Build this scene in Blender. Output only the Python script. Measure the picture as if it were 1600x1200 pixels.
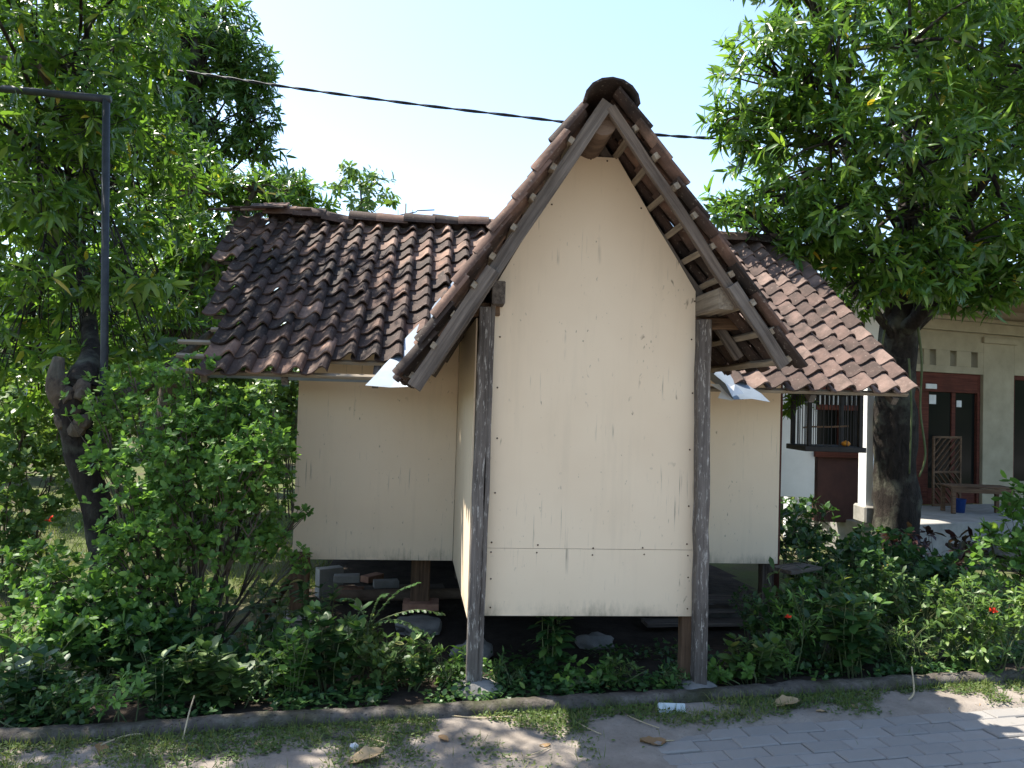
import bpy, bmesh, math, random
import numpy as np
from mathutils import Matrix, Vector, Euler, noise

for o in list(bpy.data.objects): bpy.data.objects.remove(o)
scene = bpy.context.scene
COL = scene.collection
rng = random.Random(7)
nr = np.random.default_rng(11)
R = math.radians

# ------------------------------------------------------------------ camera
F, CZ = 1164.0, 1.6
CAMROT = Matrix.Rotation(R(90 + 1.7), 3, 'X') @ Matrix.Rotation(R(1.7), 3, 'Z')
CAM = Vector((0, 0, CZ))
cam_d = bpy.data.cameras.new('camera'); cam = bpy.data.objects.new('camera', cam_d); COL.objects.link(cam)
cam.matrix_world = Matrix.Translation(CAM) @ CAMROT.to_4x4()
cam_d.sensor_width = 36; cam_d.lens = 36 * F / 1600; cam_d.clip_start = 0.05; cam_d.clip_end = 3000
scene.camera = cam
# ------------------------------------------------------------------ sky, sun, exposure
SUN = Vector((-0.60, 0.28, 1.08)).normalized()
elev = math.asin(SUN.z); azim = math.atan2(SUN.x, SUN.y)
world = bpy.data.worlds.new('World'); scene.world = world; world.use_nodes = True
wn = world.node_tree.nodes; wl = world.node_tree.links; wn.clear()
sky = wn.new('ShaderNodeTexSky'); sky.sky_type = 'NISHITA'; sky.sun_disc = False
sky.sun_elevation = elev; sky.sun_rotation = azim; sky.air_density = 1.1; sky.dust_density = 0.8; sky.ozone_density = 1.0
bg = wn.new('ShaderNodeBackground'); bg.inputs[1].default_value = 0.13
wo = wn.new('ShaderNodeOutputWorld'); wl.new(sky.outputs[0], bg.inputs[0]); wl.new(bg.outputs[0], wo.inputs[0])
sd = bpy.data.lights.new('sun', 'SUN'); sd.energy = 5.0; sd.angle = R(0.53); sd.color = (1.0, 0.94, 0.84)
so = bpy.data.objects.new('sun', sd); COL.objects.link(so); so.location = (-6, 4, 12)
so.rotation_euler = (-SUN).to_track_quat('-Z', 'Y').to_euler()
scene.view_settings.view_transform = 'Standard'; scene.view_settings.look = 'None'
scene.view_settings.exposure = 1.55; scene.view_settings.gamma = 1.0
scene.cycles.max_bounces = 8; scene.cycles.transmission_bounces = 4; scene.cycles.sample_clamp_indirect = 6

# ------------------------------------------------------------------ pixel -> place
def ray(x, y): return CAMROT @ Vector(((x - 800) / F, (600 - y) / F, -1.0))
def P(x, y, d):
    q = ray(x, y); return CAM + q * (d / q.y)
def pix(w):
    q = CAMROT.transposed() @ (Vector(w) - CAM); return 800 + F * q.x / -q.z, 600 - F * q.y / -q.z
A = R(5.5)                                     # the barn is turned a little from the camera
O = P(757, 962, 4.3); O.z = 0
U = Vector((math.cos(A), math.sin(A), 0)); V = Vector((-math.sin(A), math.cos(A), 0)); Zv = Vector((0, 0, 1))
def B(u, v, z): return O + U * u + V * v + Zv * z
# kerb line: y = KY0 + KS*x
KS = 0.2236; KY0 = 3.93 + 0.167 * KS
KN = Vector((-KS, 1, 0)).normalized(); KT = Vector((1, KS, 0)).normalized(); KO = Vector((0, KY0, 0))
def kd(x, y): return (x * KN.x + (y - KY0) * KN.y)     # metres behind the kerb
def sstep(a, b, t):
    t = min(1, max(0, (t - a) / (b - a))); return t * t * (3 - 2 * t)
def H(x, y):
    t = kd(x, y)
    if t < 0.02:
        s = -t
        h = 0.012 * noise.noise((x * 2.1, y * 2.1, 0)) + 0.006 * noise.noise((x * 9, y * 9, 3))
        xa = (x * KT.x + (y - KY0) * KT.y)              # earth has washed over the paving on the left
        edge = .62 + max(0, t + .6) * 1.7 + .16 * noise.noise((x * 3, y * 3, 8)) + .07 * noise.noise((x * 11, y * 11, 8))
        cov = max(1 - sstep(edge - .12, edge + .12, xa), 1 - sstep(.30, .44 + .06 * noise.noise((x * 4, y * 4, 2)), s))
        return -0.045 + .043 * cov + h * .7 * cov
    return -0.02 - 0.15 * sstep(0.45, 1.5, t) + 0.02 * noise.noise((x * .9, y * .9, 5)) + 0.008 * noise.noise((x * 5, y * 5, 1))
def G(x, y):
    q = ray(x, y); z = 0
    for _ in range(8):
        p = CAM + q * ((z - CZ) / q.z); z = H(p.x, p.y)
    return p

# ------------------------------------------------------------------ object helpers
W = {}
def put(o, M, parent=None):
    COL.objects.link(o)
    if parent is not None:
        o.parent = parent; o.matrix_basis = W[parent].inverted() @ M
    else: o.matrix_basis = M
    W[o] = M
    return o
def tag(o, label=None, cat=None, group=None, kind=None):
    if label: o['label'] = label
    if cat: o['category'] = cat
    if group: o['group'] = group
    if kind: o['kind'] = kind
    return o
def empty(name, loc, label=None, cat=None, group=None, parent=None):
    o = bpy.data.objects.new(name, None); o.empty_display_size = .1
    put(o, Matrix.Translation(Vector(loc)), parent); return tag(o, label, cat, group)
def mobj(name, me, mat, M=None, parent=None):
    if mat is not None and not me.materials: me.materials.append(mat)
    o = bpy.data.objects.new(name, me)
    return put(o, M if M is not None else Matrix(), parent)
def pymesh(name, vs, fs, smooth=False, sharp=None):
    me = bpy.data.meshes.new(name); me.from_pydata([tuple(v) for v in vs], [], fs); me.update()
    if smooth: me.shade_smooth()
    if sharp: me.shade_smooth(); me.set_sharp_from_angle(angle=R(sharp))
    return me
def frame(o, x, y, z=None):
    x = Vector(x).normalized(); y = Vector(y)
    if z is None: z = x.cross(y)
    z = Vector(z).normalized(); y = z.cross(x)
    m = Matrix.Identity(4)
    for i in range(3): m[i][0], m[i][1], m[i][2], m[i][3] = x[i], y[i], z[i], o[i]
    return m
def beam_mesh(L, w, h, seg=6, j=0.003, seed=0):
    rr = random.Random(seed); bm = bmesh.new(); rings = []
    c = min(w, h) * .08
    prof = [(-w/2 + c, -h/2), (w/2 - c, -h/2), (w/2, -h/2 + c), (w/2, h/2 - c), (w/2 - c, h/2), (-w/2 + c, h/2), (-w/2, h/2 - c), (-w/2, -h/2 + c)]
    for i in range(seg + 1):
        oy, oz = rr.gauss(0, j), rr.gauss(0, j); s = 1 + rr.gauss(0, j * 4)
        rings.append([bm.verts.new((L * i / seg + (rr.gauss(0, j) if i in (0, seg) else 0), a * s + oy, b * s + oz)) for a, b in prof])
    for i in range(seg):
        for k in range(8): bm.faces.new((rings[i][k], rings[i][(k+1) % 8], rings[i+1][(k+1) % 8], rings[i+1][k]))
    bm.faces.new(rings[0][::-1]); bm.faces.new(rings[-1])
    bmesh.ops.recalc_face_normals(bm, faces=bm.faces)
    me = bpy.data.meshes.new('beam'); bm.to_mesh(me); bm.free(); return me
def beam(name, p0, p1, w, h, mat, parent=None, up=Zv, seg=6, j=0.002, seed=None):
    p0, p1 = Vector(p0), Vector(p1); d = p1 - p0
    x = d.normalized(); y = Vector(up).cross(x)
    if y.length < 1e-4: y = Vector((0, 1, 0)).cross(x)
    return mobj(name, beam_mesh(d.length, w, h, seg, j, seed if seed is not None else rng.random()), mat, frame(p0, x, y), parent)
def box(name, lo, hi, mat, parent=None, fr=None, bev=0.004):
    lo, hi = Vector(lo), Vector(hi); c = (lo + hi) / 2; s = hi - lo
    bm = bmesh.new(); bmesh.ops.create_cube(bm, size=1); bmesh.ops.scale(bm, vec=s, verts=bm.verts)
    if bev: bmesh.ops.bevel(bm, geom=bm.edges[:], offset=min(bev, min(s) * .3), segments=1, affect='EDGES')
    me = bpy.data.meshes.new(name); bm.to_mesh(me); bm.free()
    M = (fr if fr is not None else Matrix()) @ Matrix.Translation(c)
    return mobj(name, me, mat, M, parent)
def tube_geo(pts, rad, sides=8, bump=0.0, seed=0):
    pts = [Vector(p) for p in pts]; vs, fs = [], []
    up = Vector((0.31, 0.2, .93))
    for i, p in enumerate(pts):
        d = (pts[min(i+1, len(pts)-1)] - pts[max(i-1, 0)]).normalized()
        x = d.cross(up)
        if x.length < .05: x = d.cross(Vector((1, 0, 0)))
        x.normalize(); y = d.cross(x)
        for k in range(sides):
            a = 2 * math.pi * k / sides; q = x * math.cos(a) + y * math.sin(a)
            r = rad[i] * (1 + (bump * noise.noise((p + q * .3) * 5 + Vector((seed, 0, 0))) if bump else 0))
            vs.append(p + q * r)
    n = len(pts)
    for i in range(n - 1):
        for k in range(sides):
            fs.append((i*sides + k, i*sides + (k+1) % sides, (i+1)*sides + (k+1) % sides, (i+1)*sides + k))
    fs.append(tuple(range(sides))[::-1]); fs.append(tuple((n-1)*sides + k for k in range(sides)))
    return vs, fs
def smooth_path(pts, rad, n=5):
    pts = [Vector(p) for p in pts]; op, orr = [], []
    for i in range(len(pts) - 1):
        p0, p1, p2, p3 = pts[max(i-1, 0)], pts[i], pts[i+1], pts[min(i+2, len(pts)-1)]
        for k in range(n):
            t = k / n
            op.append(.5 * ((2*p1) + (p2-p0)*t + (2*p0-5*p1+4*p2-p3)*t*t + (3*p1-p0-3*p2+p3)*t**3)); orr.append(rad[i]*(1-t) + rad[i+1]*t)
    op.append(pts[-1]); orr.append(rad[-1]); return op, orr
def tubes(name, paths, mat, parent=None, loc=(0,0,0), sides=7, bump=0.0, sm=4):
    vs, fs = [], []; loc = Vector(loc)
    for k, (pts, rad) in enumerate(paths):
        if sm and len(pts) > 2: pts, rad = smooth_path(pts, rad, sm)
        v, f = tube_geo(pts, rad, sides, bump, k * 3.3); b = len(vs)
        vs += [p - loc for p in v]; fs += [tuple(i + b for i in q) for q in f]
    return mobj(name, pymesh(name, vs, fs, smooth=True), mat, Matrix.Translation(loc), parent)
def rock_mesh(sx, sy, sz, seed, rough=.25, sub=2, flat=False):
    bm = bmesh.new(); bmesh.ops.create_icosphere(bm, subdivisions=sub, radius=1)
    for v in bm.verts:
        n = 1 + rough * noise.noise(v.co * 1.3 + Vector((seed, seed * .7, 0))) + rough * .4 * noise.noise(v.co * 3.1 + Vector((0, seed, 2)))
        c = v.co * n
        if flat: c = Vector((max(-.8, min(.8, c.x)), max(-.8, min(.8, c.y)), max(-.6, min(.6, c.z))))
        v.co = Vector((c.x * sx, c.y * sy, c.z * sz))
    me = bpy.data.meshes.new('rock'); bm.to_mesh(me); bm.free(); me.shade_smooth(); me.set_sharp_from_angle(angle=R(35)); return me

# ------------------------------------------------------------------ materials
class N:
    def __init__(s, name):
        s.m = bpy.data.materials.new(name); s.m.use_nodes = True; s.t = s.m.node_tree; s.t.nodes.clear()
        s.out = s.n('ShaderNodeOutputMaterial'); s.b = s.n('ShaderNodeBsdfPrincipled'); s.l(s.b.outputs[0], s.out.inputs[0])
        s.tc = s.n('ShaderNodeTexCoord')
    def n(s, t, **k):
        x = s.t.nodes.new(t)
        for a, b in k.items(): setattr(x, a, b)
        return x
    def l(s, a, b): s.t.links.new(a, b)
    def i(s, node, key, v):
        sk = node.inputs[key]
        if hasattr(v, 'is_output') or isinstance(v, bpy.types.NodeSocket): s.l(v, sk)
        else: sk.default_value = v if not (isinstance(v, tuple) and len(v) == 3 and sk.type == 'RGBA') else (*v, 1)
    def co(s, which='Object', scale=(1,1,1), loc=(0,0,0)):
        mp = s.n('ShaderNodeMapping'); s.l(s.tc.outputs[which], mp.inputs[0]); mp.inputs['Scale'].default_value = scale; mp.inputs['Location'].default_value = loc
        return mp.outputs[0]
    def pos(s, scale=(1,1,1)):
        g = s.n('ShaderNodeNewGeometry'); mp = s.n('ShaderNodeMapping'); s.l(g.outputs['Position'], mp.inputs[0]); mp.inputs['Scale'].default_value = scale; return mp.outputs[0]
    def noise(s, co, scale, detail=5, rough=.6, dist=0):
        x = s.n('ShaderNodeTexNoise'); s.l(co, x.inputs['Vector']); x.inputs['Scale'].default_value = scale; x.inputs['Detail'].default_value = detail
        x.inputs['Roughness'].default_value = rough; x.inputs['Distortion'].default_value = dist; return x.outputs[0]
    def vor(s, co, scale, out='Distance', feat='F1'):
        x = s.n('ShaderNodeTexVoronoi'); x.feature = feat; s.l(co, x.inputs['Vector']); x.inputs['Scale'].default_value = scale; return x.outputs[out]
    def ramp(s, f, stops, interp='LINEAR'):
        x = s.n('ShaderNodeValToRGB'); s.l(f, x.inputs[0]); e = x.color_ramp.elements; x.color_ramp.interpolation = interp
        while len(e) < len(stops): e.new(.5)
        for k, (p, c) in enumerate(stops):
            e[k].position = p; e[k].color = (*c, 1) if isinstance(c, tuple) else (c, c, c, 1)
        return x.outputs[0]
    def mix(s, f, a, b, mode='MIX'):
        x = s.n('ShaderNodeMix'); x.data_type = 'RGBA'; x.blend_type = mode
        s.i(x, 0, f); s.i(x, 6, a); s.i(x, 7, b); return x.outputs[2]
    def math(s, op, a, b=0.0):
        x = s.n('ShaderNodeMath'); x.operation = op; s.i(x, 0, a); s.i(x, 1, b); return x.outputs[0]
    def bump(s, h, strength=.4, dist=.01):
        x = s.n('ShaderNodeBump'); s.l(h, x.inputs['Height']); x.inputs['Strength'].default_value = strength; x.inputs['Distance'].default_value = dist
        s.l(x.outputs[0], s.b.inputs['Normal'])
    def fin(s, col=None, rough=.8, metal=0, spec=None):
        if col is not None: s.i(s.b, 'Base Color', col)
        s.i(s.b, 'Roughness', rough); s.b.inputs['Metallic'].default_value = metal
        if spec is not None: s.b.inputs['Specular IOR Level'].default_value = spec
        return s.m
    def rnd(s):
        return s.n('ShaderNodeObjectInfo').outputs['Random']

def mat_tile(name, stops, soot, lichen):
    n = N(name); co = n.pos(); r = n.rnd()
    c = n.ramp(r, stops)
    c = n.mix(n.ramp(n.noise(co, 7, 6, .65), [(.38, 0.0), (.62, 1.0)]), c, n.mix(.55, c, (.02, .016, .013)))
    c = n.mix(n.ramp(n.noise(co, 2.3, 5, .6), [(soot, 0.0), (soot + .22, .85)]), c, (.012, .010, .009))
    c = n.mix(n.ramp(n.noise(co, 45, 4, .7), [(.60, 0.0), (.70, lichen)]), c, (.30, .26, .21))
    n.bump(n.noise(co, 60, 4), .35, .006)
    return n.fin(c, .88, spec=.25)
def mat_wood(name, dark, light, paint=None, pth=.5, grain=26):
    n = N(name); r = n.rnd(); off = n.n('ShaderNodeVectorMath'); off.operation = 'ADD'; n.l(n.tc.outputs['Object'], off.inputs[0])
    cb = n.n('ShaderNodeCombineXYZ'); n.l(n.math('MULTIPLY', r, 13.0), cb.inputs[0]); n.l(n.math('MULTIPLY', r, 7.0), cb.inputs[1]); n.l(cb.outputs[0], off.inputs[1])
    mp = n.n('ShaderNodeMapping'); n.l(off.outputs[0], mp.inputs[0]); mp.inputs['Scale'].default_value = (1.2, grain, grain)
    g = n.noise(mp.outputs[0], 1.6, 7, .65, .4)
    c = n.mix(n.ramp(g, [(.3, 0.0), (.7, 1.0)]), dark, light)
    c = n.mix(n.ramp(n.noise(n.pos(), 3.0, 4), [(.4, 0.0), (.75, .7)]), c, n.mix(.6, c, (.015, .012, .010)))
    if paint:
        mp2 = n.n('ShaderNodeMapping'); n.l(off.outputs[0], mp2.inputs[0]); mp2.inputs['Scale'].default_value = (9, 46, 46)
        c = n.mix(n.ramp(n.noise(mp2.outputs[0], 1.5, 6, .7), [(pth, 0.0), (pth + .07, .9)]), c, paint)
    n.bump(g, .8, .010); return n.fin(c, .88, spec=.15)
def mat_board():
    n = N('cream_board'); co = n.pos(); 
    c = n.ramp(n.noise(co, 1.1, 4), [(.3, (.67, .525, .362)), (.7, (.73, .59, .418))])
    st = n.pos((9, 9, .8)); c = n.mix(n.ramp(n.noise(st, 1.2, 6, .65), [(.54, 0.0), (.82, .26)]), c, (.42, .34, .24))
    st2 = n.pos((60, 60, 2.2)); c = n.mix(n.math('MULTIPLY', n.ramp(n.noise(st2, 1.0, 4, .6), [(.60, 0.0), (.70, .8)]), n.ramp(n.noise(co, 2.2, 3), [(.52, 0.0), (.62, 1.0)])), c, (.20, .17, .13))
    sp = n.pos((16, 16, 7)); c = n.mix(n.math('MULTIPLY', n.ramp(n.noise(sp, 1.3, 3, .5, .6), [(.68, 0.0), (.74, .75)]), n.ramp(n.noise(co, 1.7, 3, .6), [(.47, 0.0), (.60, 1.0)])), c, (.16, .12, .08))
    sp2 = n.pos((50, 50, 22)); c = n.mix(n.math('MULTIPLY', n.ramp(n.noise(sp2, 1.1, 2, .5), [(.69, 0.0), (.74, .7)]), n.ramp(n.noise(co, 2.6, 3, .6), [(.46, 0.0), (.62, 1.0)])), c, (.10, .08, .06))
    # splash dirt along the bottom edges of the boards
    sx = n.n('ShaderNodeSeparateXYZ'); g = n.n('ShaderNodeNewGeometry'); n.l(g.outputs['Position'], sx.inputs[0])
    hh = n.math('MULTIPLY', n.math('SUBTRACT', .62, sx.outputs[2]), 3.6)
    d = n.math('MULTIPLY', n.noise(n.pos((14, 14, 3.5)), 1.6, 7, .75), n.math('MAXIMUM', hh, 0.0))
    c = n.mix(n.math('MULTIPLY', n.ramp(d, [(.24, 0.0), (.55, .8)]), n.ramp(n.noise(n.pos((3, 3, 3)), 1.4, 4), [(.42, .1), (.62, 1.0)])), c, (.09, .085, .06))
    n.bump(n.noise(co, 30, 3), .06, .004)
    return n.fin(c, .62, spec=.3)
def mat_plain(name, c1, c2, scale=8, rough=.85, bump=.3, metal=0, spec=.3, bd=.006):
    n = N(name); co = n.pos(); nz = n.noise(co, scale, 6, .65)
    if bump: n.bump(n.noise(co, scale * 4, 5), bump, bd)
    return n.fin(n.ramp(nz, [(.3, c1), (.7, c2)]), rough, metal, spec)
def mat_leaf(name, stops, trans=.35, rough=.38, spec=.5):
    n = N(name); at = n.n('ShaderNodeAttribute'); at.attribute_name = 'rnd'
    f = n.math('ADD', at.outputs['Fac'], n.math('MULTIPLY', n.math('LESS_THAN', at.outputs['Fac'], .0001), n.rnd()))
    c = n.ramp(f, stops)
    n.fin(c, rough, spec=spec)
    tr = n.n('ShaderNodeBsdfTranslucent'); n.l(n.mix(.5, c, n.mix(1.0, c, (1.25, 1.35, .35), 'MULTIPLY')), tr.inputs[0])
    mx = n.n('ShaderNodeMixShader'); mx.inputs[0].default_value = trans
    n.l(n.b.outputs[0], mx.inputs[1]); n.l(tr.outputs[0], mx.inputs[2]); n.l(mx.outputs[0], n.out.inputs[0]); return n.m
def mat_ground():
    n = N('ground_soil'); co = n.pos()
    c = n.ramp(n.noise(co, 2.5, 8, .7), [(.25, (.045, .034, .025)), (.55, (.085, .066, .05)), (.8, (.14, .115, .09))])
    c = n.mix(n.ramp(n.noise(co, .9, 5), [(.36, 0.0), (.54, .8)]), c, (.075, .10, .03))
    c = n.mix(n.ramp(n.noise(co, 70, 3), [(.62, 0.0), (.7, .4)]), c, (.2, .17, .13))
    n.bump(n.noise(co, 26, 8, .7), .7, .02); return n.fin(c, .95, spec=.1)
def mat_verge():
    n = N('verge_earth'); co = n.pos()
    c = n.ramp(n.noise(co, 3.2, 8, .7), [(.25, (.13, .11, .09)), (.55, (.22, .19, .16)), (.8, (.31, .275, .235))])
    c = n.mix(n.ramp(n.noise(co, 90, 3), [(.6, 0.0), (.7, .5)]), c, (.10, .085, .07))
    n.bump(n.noise(co, 30, 8, .7), .6, .012); return n.fin(c, .95, spec=.1)

M_TILE_D = mat_tile('tile_sooty', [(0, (.035, .024, .019)), (.45, (.085, .052, .040)), (.78, (.18, .105, .075)), (1, (.32, .205, .15))], .47, .5)
M_TILE_R = mat_tile('tile_red', [(0, (.060, .040, .033)), (.5, (.115, .074, .060)), (1, (.205, .142, .115))], .52, .45)
M_WOOD = mat_wood('weathered_wood', (.05, .040, .033), (.20, .165, .135))
M_WOODB = mat_wood('brown_wood', (.07, .042, .026), (.21, .13, .078))
M_WOODR = mat_wood('greyed_brown_wood', (.07, .052, .040), (.22, .17, .13))
M_WOODP = mat_wood('batten_wood', (.15, .12, .09), (.36, .30, .22))
M_POST = mat_wood('flaking_post', (.07, .058, .050), (.20, .172, .148), (.36, .33, .29), .555, 26)
M_LOG = mat_wood('log_wood', (.10, .065, .045), (.24, .17, .12), grain=10)
M_BOARD = mat_board()
def mat_kerb():
    n = N('old_kerb'); co = n.pos()
    c = n.ramp(n.noise(co, 9, 8, .7), [(.28, (.040, .034, .028)), (.5, (.10, .088, .075)), (.72, (.20, .18, .155))])
    c = n.mix(n.ramp(n.noise(co, 3.1, 6, .65), [(.48, 0.0), (.64, .75)]), c, (.045, .05, .022))
    c = n.mix(n.ramp(n.vor(n.pos((1, 1, 3)), 26), [(.10, .8), (.22, 0.0)]), c, (.025, .021, .018))
    n.bump(n.noise(co, 24, 9, .75), 1.0, .022); return n.fin(c, .95, spec=.1)
M_KERBO = mat_kerb()
M_KERB = mat_plain('kerb_concrete', (.045, .039, .033), (.17, .15, .13), 6, .95, .8)
M_CONC = mat_plain('concrete', (.20, .19, .17), (.34, .32, .29), 5, .9, .3)
M_STONE = mat_plain('stone', (.11, .105, .095), (.26, .245, .22), 7, .9, .5)
M_BRICK = mat_plain('old_brick', (.20, .095, .06), (.36, .20, .13), 9, .92, .5)
M_ZINC = mat_plain('zinc_sheet', (.17, .20, .23), (.27, .31, .35), 3, .5, .08, .5)
M_PIPE = mat_plain('dark_pipe', (.014, .017, .02), (.04, .045, .05), 12, .55, .15, .1)
M_BLACK = mat_plain('black_cable', (.012, .012, .014), (.03, .03, .035), 20, .6, .1)
M_BARK = None
def mat_bark(name, a, b):
    n = N(name); co = n.pos((1, 1, .35)); g = n.noise(co, 16, 8, .7, .6)
    c = n.ramp(g, [(.3, a), (.7, b)]); c = n.mix(n.ramp(n.noise(n.pos(), 4, 5), [(.5, 0.0), (.7, .5)]), c, (.16, .165, .12))
    n.bump(g, .9, .03); return n.fin(c, .95, spec=.15)
M_BARK = mat_bark('bark_brown', (.035, .026, .020), (.15, .115, .085))
M_BARKD = mat_bark('bark_dark', (.010, .008, .007), (.042, .034, .028))
M_STEM = mat_plain('green_stem', (.05, .08, .025), (.11, .12, .05), 12, .7, 0)
G1 = (.026, .062, .016); G2 = (.035, .085, .018); G3 = (.065, .13, .022); GY = (.14, .19, .03); YL = (.45, .30, .03)
M_MANGO = mat_leaf('mango_leaf', [(0, (.035, .08, .018)), (.35, (.07, .145, .024)), (.7, (.125, .22, .032)), (.93, (.20, .29, .04)), (.985, (.24, .31, .045)), (1, YL)], .50, .27)
M_MANGOD = mat_leaf('mango_leaf_deep', [(0, (.03, .07, .018)), (.5, (.065, .135, .026)), (.85, (.11, .20, .03)), (1, (.18, .25, .04))], .48, .3)
M_BUSH = mat_leaf('bush_leaf', [(0, (.065, .14, .035)), (.5, (.12, .23, .05)), (.85, (.17, .30, .06)), (1, (.25, .37, .07))], .48, .5, .35)
M_HERB = mat_leaf('herb_leaf', [(0, (.020, .052, .018)), (.5, (.042, .10, .027)), (.85, (.075, .15, .034)), (1, (.17, .24, .05))], .36, .45, .4)
M_HERB2 = mat_leaf('pale_herb_leaf', [(0, (.035, .07, .022)), (.5, (.075, .13, .035)), (.9, (.12, .19, .045)), (1, (.30, .24, .08))], .38, .5, .35)
M_LIGHT = mat_leaf('light_leaf', [(0, (.06, .12, .03)), (.5, (.11, .19, .045)), (1, (.19, .26, .06))], .42, .42, .4)
M_FAR = mat_leaf('far_leaf', [(0, (.05, .09, .022)), (.6, (.10, .16, .032)), (1, (.18, .22, .045))], .45, .5, .3)
M_CROTON = mat_leaf('croton_leaf', [(0, (.03, .014, .014)), (.6, (.055, .02, .02)), (1, (.05, .05, .02))], .22, .4)
M_GRASS = mat_leaf('grass_blade', [(0, (.06, .10, .025)), (.6, (.12, .16, .04)), (1, (.26, .23, .09))], .35, .6, .2)
M_WEED = mat_leaf('creeping_weed', [(0, (.045, .085, .025)), (.6, (.085, .13, .035)), (1, (.17, .18, .055))], .3, .55, .3)
M_DRY = mat_leaf('dry_leaf', [(0, (.16, .09, .045)), (.5, (.28, .18, .09)), (1, (.42, .31, .18))], .15, .7, .2)
M_STRAW = mat_plain('straw', (.30, .23, .13), (.45, .37, .24), 12, .8, 0)
M_RED = mat_leaf('red_petal', [(0, (.55, .03, .02)), (.7, (.75, .06, .02)), (1, (.8, .22, .03))], .25, .5, .3)
M_GROUND = mat_ground(); M_VERGE = mat_verge()

# ------------------------------------------------------------------ leaves
def leaf_template(kind):
    # stations along the leaf: (t, half width, droop), fold = mid-rib drop
    if kind == 'lance': st = [(.28, .5, .0), (.66, .40, -.06)]; tip = -.2; fold = .22; w = .24
    elif kind == 'oval': st = [(.30, .46, .01), (.72, .44, -.03)]; tip = -.09; fold = .16; w = .56
    elif kind == 'paddle': st = [(.35, .40, .04), (.72, .48, -.03)]; tip = -.18; fold = .14; w = .36
    elif kind == 'blade': st = [(.3, .5, .02), (.7, .35, -.05)]; tip = -.25; fold = .05; w = .05
    vs = [(0, 0, 0)]
    for t, hw, dz in st: vs += [(t, -hw * w, dz), (t, 0, dz - fold * w * .5), (t, hw * w, dz)]
    vs.append((1, 0, tip))
    fs = [(0, 1, 2), (0, 2, 3), (1, 4, 5), (1, 5, 2), (2, 5, 6), (2, 6, 3), (4, 7, 5), (5, 7, 6)]
    return np.array(vs, float), np.array(fs, int)
TPL = {k: leaf_template(k) for k in ('lance', 'oval', 'paddle', 'blade')}
def frames(D, Nn):
    D = D / np.linalg.norm(D, axis=1, keepdims=True)
    Y = np.cross(Nn, D); Y /= (np.linalg.norm(Y, axis=1, keepdims=True) + 1e-9)
    return D, Y, np.cross(D, Y)
def tri_mesh(name, v, f, rnd=None):
    me = bpy.data.meshes.new(name); nv, nf = len(v), len(f)
    me.vertices.add(nv); me.vertices.foreach_set('co', np.ascontiguousarray(v, np.float32).ravel())
    me.loops.add(nf * 3); me.loops.foreach_set('vertex_index', np.ascontiguousarray(f, np.int32).ravel())
    me.polygons.add(nf); me.polygons.foreach_set('loop_start', np.arange(0, nf * 3, 3, dtype=np.int32))
    me.update(calc_edges=True)
    if rnd is not None:
        a = me.attributes.new('rnd', 'FLOAT', 'POINT'); a.data.foreach_set('value', np.ascontiguousarray(rnd, np.float32))
    return me
def leaf_mesh(name, kind, Bp, D, Nn, L, loc=(0, 0, 0), wid=None):
    tv, tf = TPL[kind]; X, Y, Z = frames(D, Nn); n = len(Bp); L = np.asarray(L).reshape(-1, 1, 1)
    ws = 1.0 if wid is None else np.asarray(wid).reshape(-1, 1, 1)
    v = (Bp - np.array(loc))[:, None, :] + L * (tv[None, :, 0:1] * X[:, None, :] + ws * tv[None, :, 1:2] * Y[:, None, :] + tv[None, :, 2:3] * Z[:, None, :])
    f = (tf[None] + (np.arange(n) * len(tv))[:, None, None]).reshape(-1, 3)
    rn = nr.random(n); q_ = Bp; lf = .5 + .5 * np.sin(q_[:, 0] * 4.3 + 1.1 * np.sin(q_[:, 2] * 3.1)) * np.sin(q_[:, 1] * 3.7 + 2) * np.sin(q_[:, 2] * 5.1 + .6 + q_[:, 0])
    rn = np.repeat(np.where(rn > .985, rn, np.clip(.62 * rn + .42 * lf - .03, .001, .98)), len(tv))
    return tri_mesh(name, v.reshape(-1, 3), f, rn)
LEAF_ME = {}
def leaf_object(kind, mat, b, d, nn, L, parent, wid=1.0, name='leaf'):
    key = (kind, mat.name)
    if key not in LEAF_ME:
        tv, tf = TPL[kind]; LEAF_ME[key] = tri_mesh('leaf', tv, tf); LEAF_ME[key].materials.append(mat)
    X, Y, Z = frames(np.array([d], float), np.array([nn], float))
    m = Matrix.Identity(4)
    for i in range(3): m[i][0], m[i][1], m[i][2], m[i][3] = X[0][i] * L, Y[0][i] * L * wid, Z[0][i] * L, b[i]
    return put(bpy.data.objects.new(name, LEAF_ME[key]), m, parent)
CR = np.array(CAMROT)
def project(Pn):
    q = (Pn - np.array(CAM)) @ CR
    return 800 + F * q[:, 0] / -q[:, 2], 600 - F * q[:, 1] / -q[:, 2], -q[:, 2]
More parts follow.
